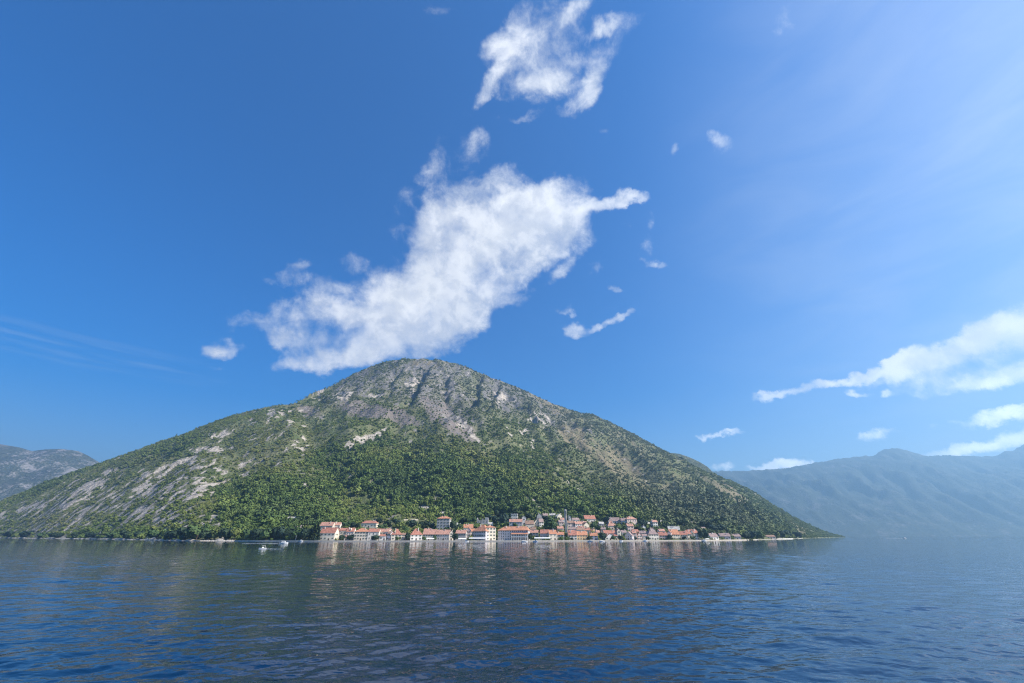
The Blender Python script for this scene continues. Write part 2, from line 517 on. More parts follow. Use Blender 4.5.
FOREST = [(430, 480, 120, 34, 0, 1), (280, 505, 70, 34, 0, .9), (480, 508, 80, 16, 0, .9), (720, 515, 80, 20, -12, 1), (350, 455, 50, 16, 15, .7), (640, 512, 60, 18, -15, .9), (560, 500, 50, 16, -20, .8),
          (150, 537, 120, 7, 0, .6), (60, 478, 60, 6, 24, .5), (160, 452, 60, 7, 22, .5)]
BRIGHT = [(480, 462, 58, 12, -30, 1), (625, 506, 34, 9, -25, .9), (270, 448, 64, 34, 0, .7), (350, 508, 40, 14, 0, .7), (540, 490, 40, 12, -25, .8), (400, 455, 40, 10, 0, .6), (60, 520, 60, 9, 5, .6), (220, 460, 40, 14, 20, .5)]


def cover(X, Y, Z):
    px, py = to_pix(X, Y, Z)
    # ragged edges: shift the lookups with noise fixed to the ground
    n1 = fbm(X / 70, Y / 110, 3, 71)
    n2 = fbm(X / 70, Y / 110, 3, 81)
    qx, qy = px + 9 * n1, py + 5 * n2
    brk = fbm(X / 26, Y / 40, 3, 91)
    rock = sstep(ell(qx, qy, ROCK) * 0.85 + 0.6 * brk + 0.6 * perlin(X / 13, Y / 21, 93), 0.36, 0.74)
    cliff = ell(qx, qy, CLIFF)
    cliffrock = sstep(cliff * 0.72 + 1.0 * fbm(X / 45, Y / 80, 4, 101) + 0.75 * perlin(X / 13, Y / 19, 103), 0.42, 0.95)
    mauve = sstep(ell(qx, qy, MAUVE) + 0.35 * brk, 0.3, 0.7)
    dry = sstep(ell(qx, qy, DRY) + 0.6 * fbm(X / 40, Y / 60, 3, 111) + 0.4 * perlin(X / 14, Y / 22, 113), 0.25, 1.0)
    forest = np.clip(ell(qx, qy, FOREST) + 0.35 * fbm(X / 90, Y / 120, 3, 121), 0, 1)
    bright = np.clip(ell(qx, qy, BRIGHT) + 0.3 * fbm(X / 60, Y / 90, 3, 131), 0, 1)
    # small outcrops everywhere on the open slope
    spot = sstep(perlin(X / 17, Y / 26, 141) + 0.4 * perlin(X / 60, Y / 60, 143) - 0.25 * forest, np.where(px < 330, 0.40, 0.52), np.where(px < 330, 0.56, 0.68)) * 0.85
    rock = np.maximum(rock, np.where(px < 320, spot, spot * 0.6) * (1 - 0.7 * forest))
    return dict(px=px, py=py, upper=cliff, rock=np.maximum(rock, cliffrock * 0.95), pale=rock, mauve=mauve, dry=dry, forest=forest, bright=bright)


def principled(name):
    m = bpy.data.materials.new(name)
    m.use_nodes = True
    t = NT(m.node_tree)
    b = m.node_tree.nodes['Principled BSDF']
    b.inputs['Roughness'].default_value = 0.9
    b.inputs['Specular IOR Level'].default_value = 0.2
    return m, t, b


def hill_material():
    m, t, b = principled('hillside')
    pos = t.n('ShaderNodeNewGeometry').outputs['Position']
    nf = t.noise(pos, 0.11, 6, 0.65)
    nm = t.noise(pos, 0.03, 5, 0.6)
    rockc = t.mix(t.ramp(nf, 0.3, 0.7), (0.23, 0.20, 0.165), (0.52, 0.465, 0.395))
    grey = t.mix(t.ramp(nf, 0.3, 0.72), (0.07, 0.068, 0.064), (0.225, 0.212, 0.198))
    rockc = t.mix(t.attr('pale'), grey, rockc)
    soil = t.mix(t.ramp(nm, 0.35, 0.65), (0.085, 0.108, 0.042), (0.155, 0.155, 0.08))
    soil = t.mix(t.math('MULTIPLY', t.attr('upper'), 0.8), soil, t.mix(t.ramp(nf, 0.3, 0.7), (0.085, 0.082, 0.06), (0.155, 0.145, 0.115)))
    soil = t.mix(t.math('MULTIPLY', t.attr('dry'), t.ramp(nf, 0.25, 0.6, 0.5, 1.0)), soil, (0.205, 0.168, 0.105))
    soil = t.mix(t.math('MULTIPLY', t.attr('mauve'), t.ramp(nf, 0.3, 0.65, 0.6, 1.0)), soil, (0.185, 0.155, 0.145))
    rk = t.ramp(t.math('ADD', t.attr('rock'), t.math('MULTIPLY', t.math('SUBTRACT', nf, 0.5), 1.1)), 0.35, 0.62)
    c = t.mix(rk, soil, rockc)
    t.l.new(c, b.inputs['Base Color'])
    bp = t.n('ShaderNodeBump')
    bp.inputs['Strength'].default_value = 0.9
    bp.inputs['Distance'].default_value = 7.0
    vor = t.n('ShaderNodeTexVoronoi', feature='F1')
    t.l.new(pos, vor.inputs['Vector'])
    vor.inputs['Scale'].default_value = 0.09
    hgt = t.math('ADD', nf, t.math('MULTIPLY', vor.outputs[0], 0.35))
    t.l.new(hgt, bp.inputs['Height'])
    t.l.new(bp.outputs[0], b.inputs['Normal'])
    return m


me, V = grid_mesh('hillside', np.arange(-3600, 2100, 7.0), np.arange(470, 3000, 7.0), hill_height, keep=-6.5)
cov = cover(V[:, 0], V[:, 1], V[:, 2])
for k in ('upper', 'rock', 'pale', 'mauve', 'dry', 'forest', 'bright'):
    add_attr(me, k, cov[k])
hill = link('hillside_terrain', me, 'structure', hill_material())


# ------------------------------------------------------------------ farther mountains
def range_height(crest, yshore, ycrest, seed, amp, rough):
    u_, e_ = pix_e([p[0] for p in crest], [p[1] for p in crest])
    ef = np.interp(UG2, u_, e_)
    es = smooth(ef, 60)

    def fn(X, Y):
        u = X / np.maximum(Y, 1)
        S = yshore + 60 * perlin(X / 700, Y / 700, seed)
        t = (Y - S) / (ycrest - S)
        tc_ = np.clip(t, 0, 1)
        w = sstep(tc_, 0.6, 0.97)
        e = np.interp(u, UG2, es) * (1 - w) + np.interp(u, UG2, ef) * w
        H = CAMH + ycrest * e
        h = np.maximum(H, 0) * tc_ ** 1.15
        win = np.sin(math.pi * tc_) ** 0.8
        xs = X + 120 * perlin(X / 600, Y / 600, seed + 1)
        h = h + win * amp * ridged(xs / 700, Y / 1900, 4, seed + 2)
        h = h + win * rough * fbm(xs / 160, Y / 300, 4, seed + 3) + np.clip(t * 2, 0, 1) * rough * 0.3 * fbm(X / 90, Y / 90, 3, seed + 9)
        h = np.where(t < 0, np.maximum(-7.5, (Y - S) * 0.3), h)
        h = np.where(t > 1, H - (t - 1) * (ycrest - S) * 0.6, h)
        h = np.where(H < 1, -3.0, h)
        return np.maximum(h, -7.5)
    return fn


UG2 = np.linspace(-2.6, 2.2, 2400)


def range_material(name, green, rock, bias):
    m, t, b = principled(name)
    pos = t.n('ShaderNodeNewGeometry').outputs['Position']
    n1 = t.noise(pos, 0.006, 8, 0.68)
    n2 = t.noise(pos, 0.05, 5, 0.6)
    f = t.ramp(t.math('ADD', n1, t.math('MULTIPLY', t.math('SUBTRACT', n2, 0.5), 0.5)), bias - 0.08, bias + 0.1)
    g2 = t.mix(t.ramp(n2, 0.3, 0.7), tuple(x * 0.6 for x in green), tuple(x * 1.5 for x in green))
    t.l.new(t.mix(f, g2, rock), b.inputs['Base Color'])
    bp = t.n('ShaderNodeBump')
    bp.inputs['Distance'].default_value = 25
    bp.inputs['Strength'].default_value = 0.8
    t.l.new(n2, bp.inputs['Height'])
    t.l.new(bp.outputs[0], b.inputs['Normal'])
    return m


right_crest = [(560, 505), (640, 478), (700, 473), (713, 471.6), (730, 471), (757, 470.4), (784, 468.7), (814, 463), (834, 459.6), (858, 456.3), (873, 456.0), (882, 450.5), (889, 448.6), (895, 448), (908, 450.6),
               (918, 454), (929, 456), (949, 455), (976, 456), (996, 456), (1006, 451), (1016, 449.6), (1024, 445), (1080, 446), (1200, 452), (1500, 458), (2200, 470)]
me, _ = grid_mesh('mountain', np.arange(900, 13000, 40.0), np.arange(5000, 9800, 40.0), range_height(right_crest, 5600, 8000, 200, 230, 110), keep=-6.5)
link('mountain', me, 'structure', range_material('far_slopes', (0.034, 0.044, 0.028), (0.12, 0.117, 0.11), 0.6))
left_crest = [(-900, 460), (-400, 450), (-200, 446), (-80, 443), (0, 443.7), (20, 447), (32, 450.7), (45, 449), (60, 448.5), (78, 450.5), (88, 455), (96, 460), (104, 464), (130, 478), (200, 500), (300, 530), (400, 540)]
me, _ = grid_mesh('mountain', np.arange(-12500, -1600, 34.0), np.arange(3000, 6600, 34.0), range_height(left_crest, 3400, 5000, 240, 150, 60), keep=-6.5)
link('mountain', me, 'structure', range_material('limestone_slopes', (0.06, 0.07, 0.042), (0.29, 0.27, 0.25), 0.56))
mid_crest = [(600, 480), (640, 455), (660, 451.5), (667, 451.8), (679, 452.9), (690.6, 457), (700, 461.5), (708, 466.4), (714, 473), (722, 477.5), (731, 482), (750, 497), (780, 520), (800, 540), (840, 560)]
me, _ = grid_mesh('hill', np.arange(500, 2300, 14.0), np.arange(2350, 3300, 14.0), range_height(mid_crest, 2300, 2750, 270, 20, 14), keep=-6.5)
link('hill', me, 'structure', range_material('wooded_slope', (0.06, 0.07, 0.035), (0.17, 0.15, 0.11), 0.6))


# ------------------------------------------------------------------ water
def water_material():
    m, t, b = principled('water')
    b.inputs['Base Color'].default_value = (0.001, 0.016, 0.048, 1)
    b.inputs['IOR'].default_value = 1.333
    b.inputs['Specular IOR Level'].default_value = 0.5
    pos = t.n('ShaderNodeNewGeometry').outputs['Position']
    mp = t.n('ShaderNodeMapping')
    t.l.new(pos, mp.inputs['Vector'])
    mp.inputs['Rotation'].default_value = (0, 0, R(8))
    mp.inputs['Scale'].default_value = (0.75, 1.0, 1.0)
    n1 = t.noise(mp.outputs[0], 3.4, 4, 0.6, 0.3)
    n2 = t.noise(mp.outputs[0], 0.45, 3, 0.55, 0.3)
    # cat's paws: patches where the breeze ruffles the surface more
    gust = t.ramp(t.noise(t.vmath('MULTIPLY', pos, (0.5, 1.6, 1.0)), 0.006, 3, 0.5), 0.35, 0.65)
    t.l.new(t.ramp(gust, 0, 1, 0.015, 0.05, smooth=False), b.inputs['Roughness'])
    b1 = t.n('ShaderNodeBump')
    b1.inputs['Distance'].default_value = 0.05
    t.l.new(n1, b1.inputs['Height'])
    t.l.new(t.ramp(gust, 0, 1, 0.07, 0.30, smooth=False), b1.inputs['Strength'])
    b2 = t.n('ShaderNodeBump')
    b2.inputs['Distance'].default_value = 0.35
    b2.inputs['Strength'].default_value = 0.46
    t.l.new(n2, b2.inputs['Height'])
    t.l.new(b1.outputs[0], b2.inputs['Normal'])
    t.l.new(b2.outputs[0], b.inputs['Normal'])
    return m


def waves(X, Y, res):
    Z = np.zeros_like(X)
    g = np.random.default_rng(5)
    for i in range(110):
        lam = 0.38 * (6.5 / 0.38) ** g.random()
        th = R(-78) + g.normal(0, 0.62)             # travelling mostly towards the viewer, a little from the right
        k = 2 * math.pi / lam
        ph = g.random() * 6.28
        a = 0.0033 * lam ** 0.9
        fade = np.clip((lam / (2.6 * res) - 0.6) / 1.2, 0, 1)
        arg = k * (X * math.cos(th) + Y * math.sin(th)) + ph
        Z += a * fade * np.sin(arg + 0.35 * np.sin(arg))
    env = 0.75 + 0.6 * fbm(X / 38, Y / 55, 2, 301)
    return Z * np.clip(env, 0.2, 1.5)


azs = np.concatenate([np.radians(np.linspace(-180, -76, 40)), np.radians(np.linspace(-74, 74, 1100)), np.radians(np.linspace(76, 180, 40))])
rs = [0.0, 4.0]
while rs[-1] < 420:
    rs.append(rs[-1] * ((1.0042 if rs[-1] < 60 else 1.0075) if rs[-1] > 16 else 1.03))
while rs[-1] < 13000:
    rs.append(rs[-1] * 1.03)
rs = np.array(rs)
A, RR = np.meshgrid(azs, rs)
X, Y = RR * np.sin(A), RR * np.cos(A)
Y = np.where(Y < 0, Y * np.minimum(1.0, 700 / np.maximum(RR, 1)), Y)
Y = np.where(Y > 10500, 10500, Y)
res = np.maximum(RR * np.where(RR < 60, 0.0042, 0.0075), 0.05)
Z = np.where(np.abs(A) < R(74.5), waves(X, Y, res), 0.0) * np.clip((600 - RR) / 300, 0, 1)
na, nr = len(azs), len(rs)
idx = np.arange(na * nr).reshape(nr, na)
quads = np.stack([idx[:-1, :-1], idx[1:, :-1], idx[1:, 1:], idx[:-1, 1:]], -1).reshape(-1, 4)[:, ::-1]
me = quick_mesh('water', np.stack([X.ravel(), Y.ravel(), Z.ravel()], 1), quads)
water = link('water', me, 'structure', water_material())
if me.polygons[len(me.polygons) // 2].normal.z < 0:
    me.flip_normals()


# ------------------------------------------------------------------ haze
HZ = 0.000118
bm = bmesh.new()
bmesh.ops.create_cube(bm, size=1.0)
bmesh.ops.scale(bm, vec=(27000, 11800, 1600 + 8.6), verts=bm.verts)
bmesh.ops.translate(bm, vec=(0, 5000, (1600 - 8.6) / 2), verts=bm.verts)
me = bpy.data.meshes.new('haze')
bm.to_mesh(me)
bm.free()
hm = bpy.data.materials.new('haze')
hm.use_nodes = True
hm.node_tree.nodes.clear()
T = NT(hm.node_tree)
pv = T.n('ShaderNodeVolumePrincipled')
pv.inputs['Color'].default_value = (0.35, 0.655, 1.0, 1)
pv.inputs['Density'].default_value = HZ
pv.inputs['Anisotropy'].default_value = 0.35
T.l.new(pv.outputs[0], T.n('ShaderNodeOutputMaterial').inputs['Volume'])
link('haze', me, 'stuff', hm)


# ------------------------------------------------------------------ vegetation
def clump_mesh(name, seed, n=150, kind='round'):
    """crown of many small leaf-clump faces round a rough core; unit width, standing on z=0"""
    g = np.random.default_rng(seed)
    V, Fc = [], []
    lobes = [(0, 0, 0.0, 0.5)] if kind == 'spire' else [(g.normal(0, .2), g.normal(0, .2), g.uniform(-.18, .22), g.uniform(.2, .36)) for _ in range(6)]
    for i in range(n):
        d = g.normal(size=3)
        d /= np.linalg.norm(d)
        if kind == 'spire':
            z = g.random() ** 1.2
            rad = 0.20 * (1 - z) ** 0.7 * (0.8 + 0.4 * g.random()) + 0.01
            ph = g.random() * 6.28
            p = np.array([rad * math.cos(ph), rad * math.sin(ph), 0.04 + z * 1.9])
            s = g.uniform(.06, .12)
        else:
            lx, ly, lz, lr = lobes[g.integers(len(lobes))]
            p = np.array([lx, ly, 0.5 + lz]) + d * lr * g.uniform(0.7, 1.1)
            p[2] = max(p[2], 0.05)
            s = g.uniform(.07, .15)
        nrm = d + np.array([0, 0, 0.35]) + g.normal(0, .35, 3)
        nrm /= np.linalg.norm(nrm)
        a = np.cross(nrm, g.normal(size=3))
        a /= np.linalg.norm(a)
        b = np.cross(nrm, a)
        k = len(V)
        V += [p + a * s, p + b * s * .8, p - a * s * .9, p - b * s]
        Fc.append((k, k + 1, k + 2, k + 3))
    me = quick_mesh(name, np.array(V), np.array(Fc), False)
    return me


def leaf_material(name, ramp, attr=None):
    m, t, b = principled(name)
    rnd = t.n('ShaderNodeObjectInfo').outputs['Random']
    if attr:
        gry = t.attr('grey', 'INSTANCER')
        v = t.math('ADD', t.attr('tint', 'INSTANCER'), t.math('MULTIPLY', t.math('SUBTRACT', rnd, 0.5), 0.36), clamp=True)
    else:
        v = rnd
    cr = t.n('ShaderNodeValToRGB')
    t.l.new(v, cr.inputs[0])
    els = cr.color_ramp.elements
    while len(els) < len(ramp):
        els.new(0.5)
    for e_, (p, c) in zip(els, ramp):
        e_.position = p
        e_.color = (*c, 1)
    t.l.new(t.mix(t.math('MULTIPLY', gry, 0.75), cr.outputs[0], (0.135, 0.142, 0.092)) if attr else cr.outputs[0], b.inputs['Base Color'])
    b.inputs['Roughness'].default_value = 0.75
    return m


scrub_mat = leaf_material('scrub_leaves', [(0.0, (0.050, 0.086, 0.024)), (0.35, (0.102, 0.150, 0.034)), (0.65, (0.160, 0.195, 0.046)), (1.0, (0.225, 0.22, 0.075))], True)
protos = bpy.data.collections.new('scrub_shapes')
for i in range(7):
    pm = clump_mesh('scrub_clump', 900 + i, 230)
    pm.materials.append(scrub_mat)
    protos.objects.link(bpy.data.objects.new('scrub_clump_%02d' % i, pm))
for i in range(2):
    pm = clump_mesh('scrub_clump', 950 + i, 130, 'spire')
    pm.materials.append(scrub_mat)
    protos.objects.link(bpy.data.objects.new('scrub_clump_%02d' % (7 + i), pm))

TOWN_CLEAR = []          # filled by the town: (x, y, radius) kept free of scrub


def scatter():
    N = 540000
    u = rng.uniform(-1.32, 0.80, N)
    S = shore(u)
    D = np.interp(u, UG, D_TAB)
    Y = rng.uniform(560, 2450, N)
    # even density per square metre: width of the strip grows with depth
    ok = (Y > S - 4) & (Y < D * 1.02 + 12) & (rng.random(N) < Y / 2450)
    u, Y = u[ok], Y[ok]
    X = u * Y
    Z = hill_height(X, Y)
    c = cover(X, Y, Z)
    ok = (Z > 0.9) & (c['px'] > -140) & (c['px'] < 870)
    bare = np.clip(np.maximum.reduce([c['rock'] * 0.93, c['mauve'] * 0.78, c['dry'] * 0.72]), 0, 1)
    thin = 0.45 + 0.75 * sstep(fbm(X / 34, Y / 48, 3, 421), -0.35, 0.25)
    keep = rng.random(len(X)) < (1 - bare) * (0.62 + 0.38 * c['forest']) * np.clip(thin, 0, 1)
    ok &= keep
    X, Y, Z = X[ok], Y[ok], Z[ok]
    c = {k: v[ok] for k, v in c.items()}
    fo = c['forest']
    size = (3.2 + 4.7 * fo ** 1.2) * rng.lognormal(0, 0.36, len(X)) * np.where(c['rock'] > .5, 0.6, 1) * np.where(c['dry'] > .5, 0.62, 1)
    size *= 0.85 + 0.25 * np.clip(1200 / Y, 0.5, 2) ** 0.3
    tint = 0.52 - 0.34 * fo + 0.36 * c['bright'] + 0.25 * c['dry'] + 0.30 * fbm(X / 50, Y / 70, 3, 401) + 0.22 * perlin(X / 140, Y / 200, 403)
    grey = np.clip(ell(c['px'], c['py'], [(640, 470, 120, 40, -37, 1), (700, 512, 90, 18, -12, .85), (560, 415, 70, 20, -35, 1), (470, 385, 90, 30, 0, .9), (720, 505, 60, 14, -32, .7), (360, 390, 60, 16, 25, .7), (100, 490, 120, 30, 18, .3)]) + 0.3 * fbm(X / 60, Y / 60, 2, 411), 0, 1)
    pick = rng.integers(0, 7, len(X))
    conif = (rng.random(len(X)) < 0.09 * fo)
    pick[conif] = rng.integers(7, 9, conif.sum())
    if TOWN_CLEAR:
        keep = np.ones(len(X), bool)
        for (tx, ty, tr) in TOWN_CLEAR:
            keep &= (X - tx) ** 2 + (Y - ty) ** 2 > (tr + size * 0.45) ** 2
        X, Y, Z, size, tint, pick, grey = [a[keep] for a in (X, Y, Z, size, tint, pick, grey)]
    me = bpy.data.meshes.new('scrub')
    me.vertices.add(len(X))
    me.vertices.foreach_set('co', np.stack([X, Y, Z - 0.1 * size], 1).astype(np.float32).ravel())
    add_attr(me, 'scl', size)
    add_attr(me, 'tint', np.clip(tint, 0, 1))
    add_attr(me, 'grey', grey)
    add_attr(me, 'spin', rng.uniform(0, 6.28, len(X)))
    a = me.attributes.new('pick', 'INT', 'POINT')
    a.data.foreach_set('value', pick.astype(np.int32))
    o = link('scrub', me, 'stuff')
    ng = bpy.data.node_groups.new('scatter_scrub', 'GeometryNodeTree')
    ng.interface.new_socket('Geometry', in_out='INPUT', socket_type='NodeSocketGeometry')
    ng.interface.new_socket('Geometry', in_out='OUTPUT', socket_type='NodeSocketGeometry')
    gi, go = ng.nodes.new('NodeGroupInput'), ng.nodes.new('NodeGroupOutput')
    ci = ng.nodes.new('GeometryNodeCollectionInfo')
    ci.inputs[0].default_value = protos
    ci.inputs['Separate Children'].default_value = True
    ci.inputs['Reset Children'].default_value = True
    iop = ng.nodes.new('GeometryNodeInstanceOnPoints')

    def na_(name, typ):
        n = ng.nodes.new('GeometryNodeInputNamedAttribute')
        n.data_type = typ
        n.inputs[0].default_value = name
        return n.outputs[0]
    cx_ = ng.nodes.new('ShaderNodeCombineXYZ')
    ng.links.new(na_('spin', 'FLOAT'), cx_.inputs[2])
    ng.links.new(gi.outputs[0], iop.inputs['Points'])
    ng.links.new(ci.outputs[0], iop.inputs['Instance'])
    iop.inputs['Pick Instance'].default_value = True
    ng.links.new(na_('pick', 'INT'), iop.inputs['Instance Index'])
    ng.links.new(cx_.outputs[0], iop.inputs['Rotation'])
    ng.links.new(na_('scl', 'FLOAT'), iop.inputs['Scale'])
    ng.links.new(iop.outputs[0], go.inputs[0])
    md = o.modifiers.new('scatter', 'NODES')
    md.node_group = ng
    print('scrub', len(X))


# ------------------------------------------------------------------ town: materials
def wall_mat(name, col, var=0.25):
    m, t, b = principled(name)
    pos = t.n('ShaderNodeNewGeometry').outputs['Position']
    n1 = t.noise(pos, 0.35, 5, 0.65)
    n2 = t.noise(t.vmath('MULTIPLY', pos, (1.6, 1.6, 0.35)), 0.9, 3, 0.6)
    f = t.math('MULTIPLY', t.ramp(n1, 0.35, 0.7), var)
    c = t.mix(f, col, tuple(x * 0.55 for x in col))
    c = t.mix(t.math('MULTIPLY', t.ramp(n2, 0.5, 0.75), var * 0.8), c, tuple(x * 0.7 for x in (col[0], col[1] * .97, col[2] * .92)))
    t.l.new(c, b.inputs['Base Color'])
    bp = t.n('ShaderNodeBump')
    bp.inputs['Distance'].default_value = 0.08
    t.l.new(n1, bp.inputs['Height'])
    t.l.new(bp.outputs[0], b.inputs['Normal'])
    return m


def roof_mat(name, col):
    m, t, b = principled(name)
    pos = t.n('ShaderNodeNewGeometry').outputs['Position']
    n1 = t.noise(pos, 0.5, 4, 0.6)
    n2 = t.noise(pos, 3.5, 2, 0.6)
    c = t.mix(t.ramp(n1, 0.3, 0.7), tuple(x * 0.72 for x in col), tuple(min(1, x * 1.15) for x in col))
    c = t.mix(t.math('MULTIPLY', t.ramp(n2, 0.52, 0.7), 0.4), c, (0.22, 0.18, 0.15))
    t.l.new(c, b.inputs['Base Color'])
    wv_ = t.n('ShaderNodeTexWave', wave_type='BANDS', bands_direction='X')
    tcn = t.n('ShaderNodeTexCoord').outputs['Object']
    t.l.new(tcn, wv_.inputs['Vector'])
    wv_.inputs['Scale'].default_value = 1.3
    bp = t.n('ShaderNodeBump')
    bp.inputs['Distance'].default_value = 0.06
    t.l.new(wv_.outputs['Fac'], bp.inputs['Height'])
    t.l.new(bp.outputs[0], b.inputs['Normal'])
    return m


def flat_mat(name, col, rough=0.6, spec=0.4):
    m, t, b = principled(name)
    n1 = t.noise(t.n('ShaderNodeNewGeometry').outputs['Position'], 1.2, 3, 0.6)
    t.l.new(t.mix(t.math('MULTIPLY', n1, 0.3), col, tuple(x * 0.7 for x in col)), b.inputs['Base Color'])
    b.inputs['Roughness'].default_value = rough
    b.inputs['Specular IOR Level'].default_value = spec
    return m


WM = dict(cream=wall_mat('cream_render', (0.76, 0.67, 0.53)), pale=wall_mat('pale_render', (0.72, 0.66, 0.57)), white=wall_mat('white_render', (0.76, 0.72, 0.66)),
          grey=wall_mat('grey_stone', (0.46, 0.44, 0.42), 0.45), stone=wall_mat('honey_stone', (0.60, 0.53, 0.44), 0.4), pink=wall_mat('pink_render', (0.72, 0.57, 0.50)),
          lilac=wall_mat('lilac_grey_render', (0.54, 0.51, 0.52), 0.3), ochre=wall_mat('ochre_render', (0.66, 0.45, 0.24)), beige=wall_mat('beige_render', (0.66, 0.57, 0.46)))
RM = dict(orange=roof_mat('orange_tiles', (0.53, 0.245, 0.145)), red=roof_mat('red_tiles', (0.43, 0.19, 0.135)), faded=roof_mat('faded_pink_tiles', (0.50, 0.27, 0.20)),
          brown=roof_mat('brown_tiles', (0.30, 0.19, 0.14)), lilac=roof_mat('weathered_lilac_tiles', (0.33, 0.24, 0.22)), pale=roof_mat('pale_slabs', (0.55, 0.52, 0.47)))
GLASS = flat_mat('dark_window_glass', (0.03, 0.035, 0.04), 0.15, 0.6)
SHUT = flat_mat('green_shutters', (0.05, 0.10, 0.07))
STONE = wall_mat('cut_stone', (0.55, 0.52, 0.47), 0.25)
WOODM = flat_mat('dark_door_wood', (0.09, 0.055, 0.035))
CLOTH = flat_mat('white_canvas', (0.80, 0.79, 0.77), 0.9, 0.1)
HULLM = flat_mat('white_hull_paint', (0.80, 0.80, 0.80), 0.3, 0.5)
BLUEM = flat_mat('blue_boat_cover', (0.05, 0.12, 0.24), 0.8)
DARKM = flat_mat('dark_boat_trim', (0.05, 0.05, 0.055), 0.4)
BARK = flat_mat('grey_brown_bark', (0.10, 0.075, 0.055), 0.95, 0.1)


# ------------------------------------------------------------------ town: builders
def tag(o, label, cat, group=None):
    o['label'] = label
    o['category'] = cat
    if group:
        o['group'] = group
    return o


def empty(name, loc, yaw=0.0):
    o = bpy.data.objects.new(name, None)
    o.empty_display_size = 0.5
    o.location = loc
    o.rotation_euler = (0, 0, yaw)
    COL.objects.link(o)
    return o


def mesh_obj(name, V, faces, mat, parent=None, loc=None, smooth_=False):
    me = bpy.data.meshes.new(name)
    me.from_pydata([tuple(v) for v in V], [], faces)
    bm_ = bmesh.new()
    bm_.from_mesh(me)
    bmesh.ops.recalc_face_normals(bm_, faces=bm_.faces)
    bm_.to_mesh(me)
    bm_.free()
    if smooth_:
        for p in me.polygons:
            p.use_smooth = True
    me.materials.append(mat)
    o = bpy.data.objects.new(name, me)
    COL.objects.link(o)
    if parent:
        o.parent = parent
    if loc:
        o.location = loc
    return o


def boxes(bs):
    V, Fc = [], []
    for (x0, x1, y0, y1, z0, z1) in bs:
        k = len(V)
        V += [(x0, y0, z0), (x1, y0, z0), (x1, y1, z0), (x0, y1, z0), (x0, y0, z1), (x1, y0, z1), (x1, y1, z1), (x0, y1, z1)]
        Fc += [(k, k + 3, k + 2, k + 1), (k + 4, k + 5, k + 6, k + 7), (k, k + 1, k + 5, k + 4), (k + 1, k + 2, k + 6, k + 5), (k + 2, k + 3, k + 7, k + 6), (k + 3, k, k + 4, k + 7)]
    return V, Fc


def window_mesh(name, w, h, shutters):
    bs = [(-w / 2, w / 2, -0.03, 0.25, 0, h)]
    me_p = boxes(bs)
    fr = [(-w / 2 - .16, -w / 2, -0.09, 0.2, -.002, h + .002), (w / 2, w / 2 + .16, -0.09, 0.2, -.002, h + .002), (-w / 2 - .2, w / 2 + .2, -0.1, 0.2, h + .002, h + .2),
          (-w / 2 - .25, w / 2 + .25, -0.18, 0.2, -.18, -.002), (-.04, .04, -.06, 0.1, 0.01, h - .01)]
    n0 = len(me_p[0])
    V2, F2 = boxes(fr)
    V = me_p[0] + V2
    Fc = me_p[1] + [tuple(i + n0 for i in f) for f in F2]
    mats = [0] * 6 + [1] * 30
    if shutters:
        n1 = len(V)
        V3, F3 = boxes([(-w / 2 - .62, -w / 2 - .17, -.13, -.02, 0, h), (w / 2 + .17, w / 2 + .62, -.13, -.02, 0, h)])
        V += V3
        Fc += [tuple(i + n1 for i in f) for f in F3]
        mats += [2] * 12
    me = bpy.data.meshes.new(name)
    me.from_pydata(V, [], Fc)
    for m_ in (GLASS, STONE, SHUT):
        me.materials.append(m_)
    me.polygons.foreach_set('material_index', mats)
    me.update()
    return me


WIN = [window_mesh('window', 1.05, 1.55, True), window_mesh('window', 1.05, 1.5, False), window_mesh('window', 0.8, 1.0, False)]
DOOR_V, DOOR_F = boxes([(-.6, .6, -.06, .2, 0, 2.2), (-.8, -.602, -.12, .2, 0, 2.4), (.602, .8, -.12, .2, 0, 2.4), (-.6, .6, -.12, .2, 2.202, 2.4)])


def put_mesh(name, me, parent, loc, rz=0.0):
    o = bpy.data.objects.new(name, me)
    COL.objects.link(o)
    o.parent = parent
    o.location = loc
    o.rotation_euler = (0, 0, rz)
    return o


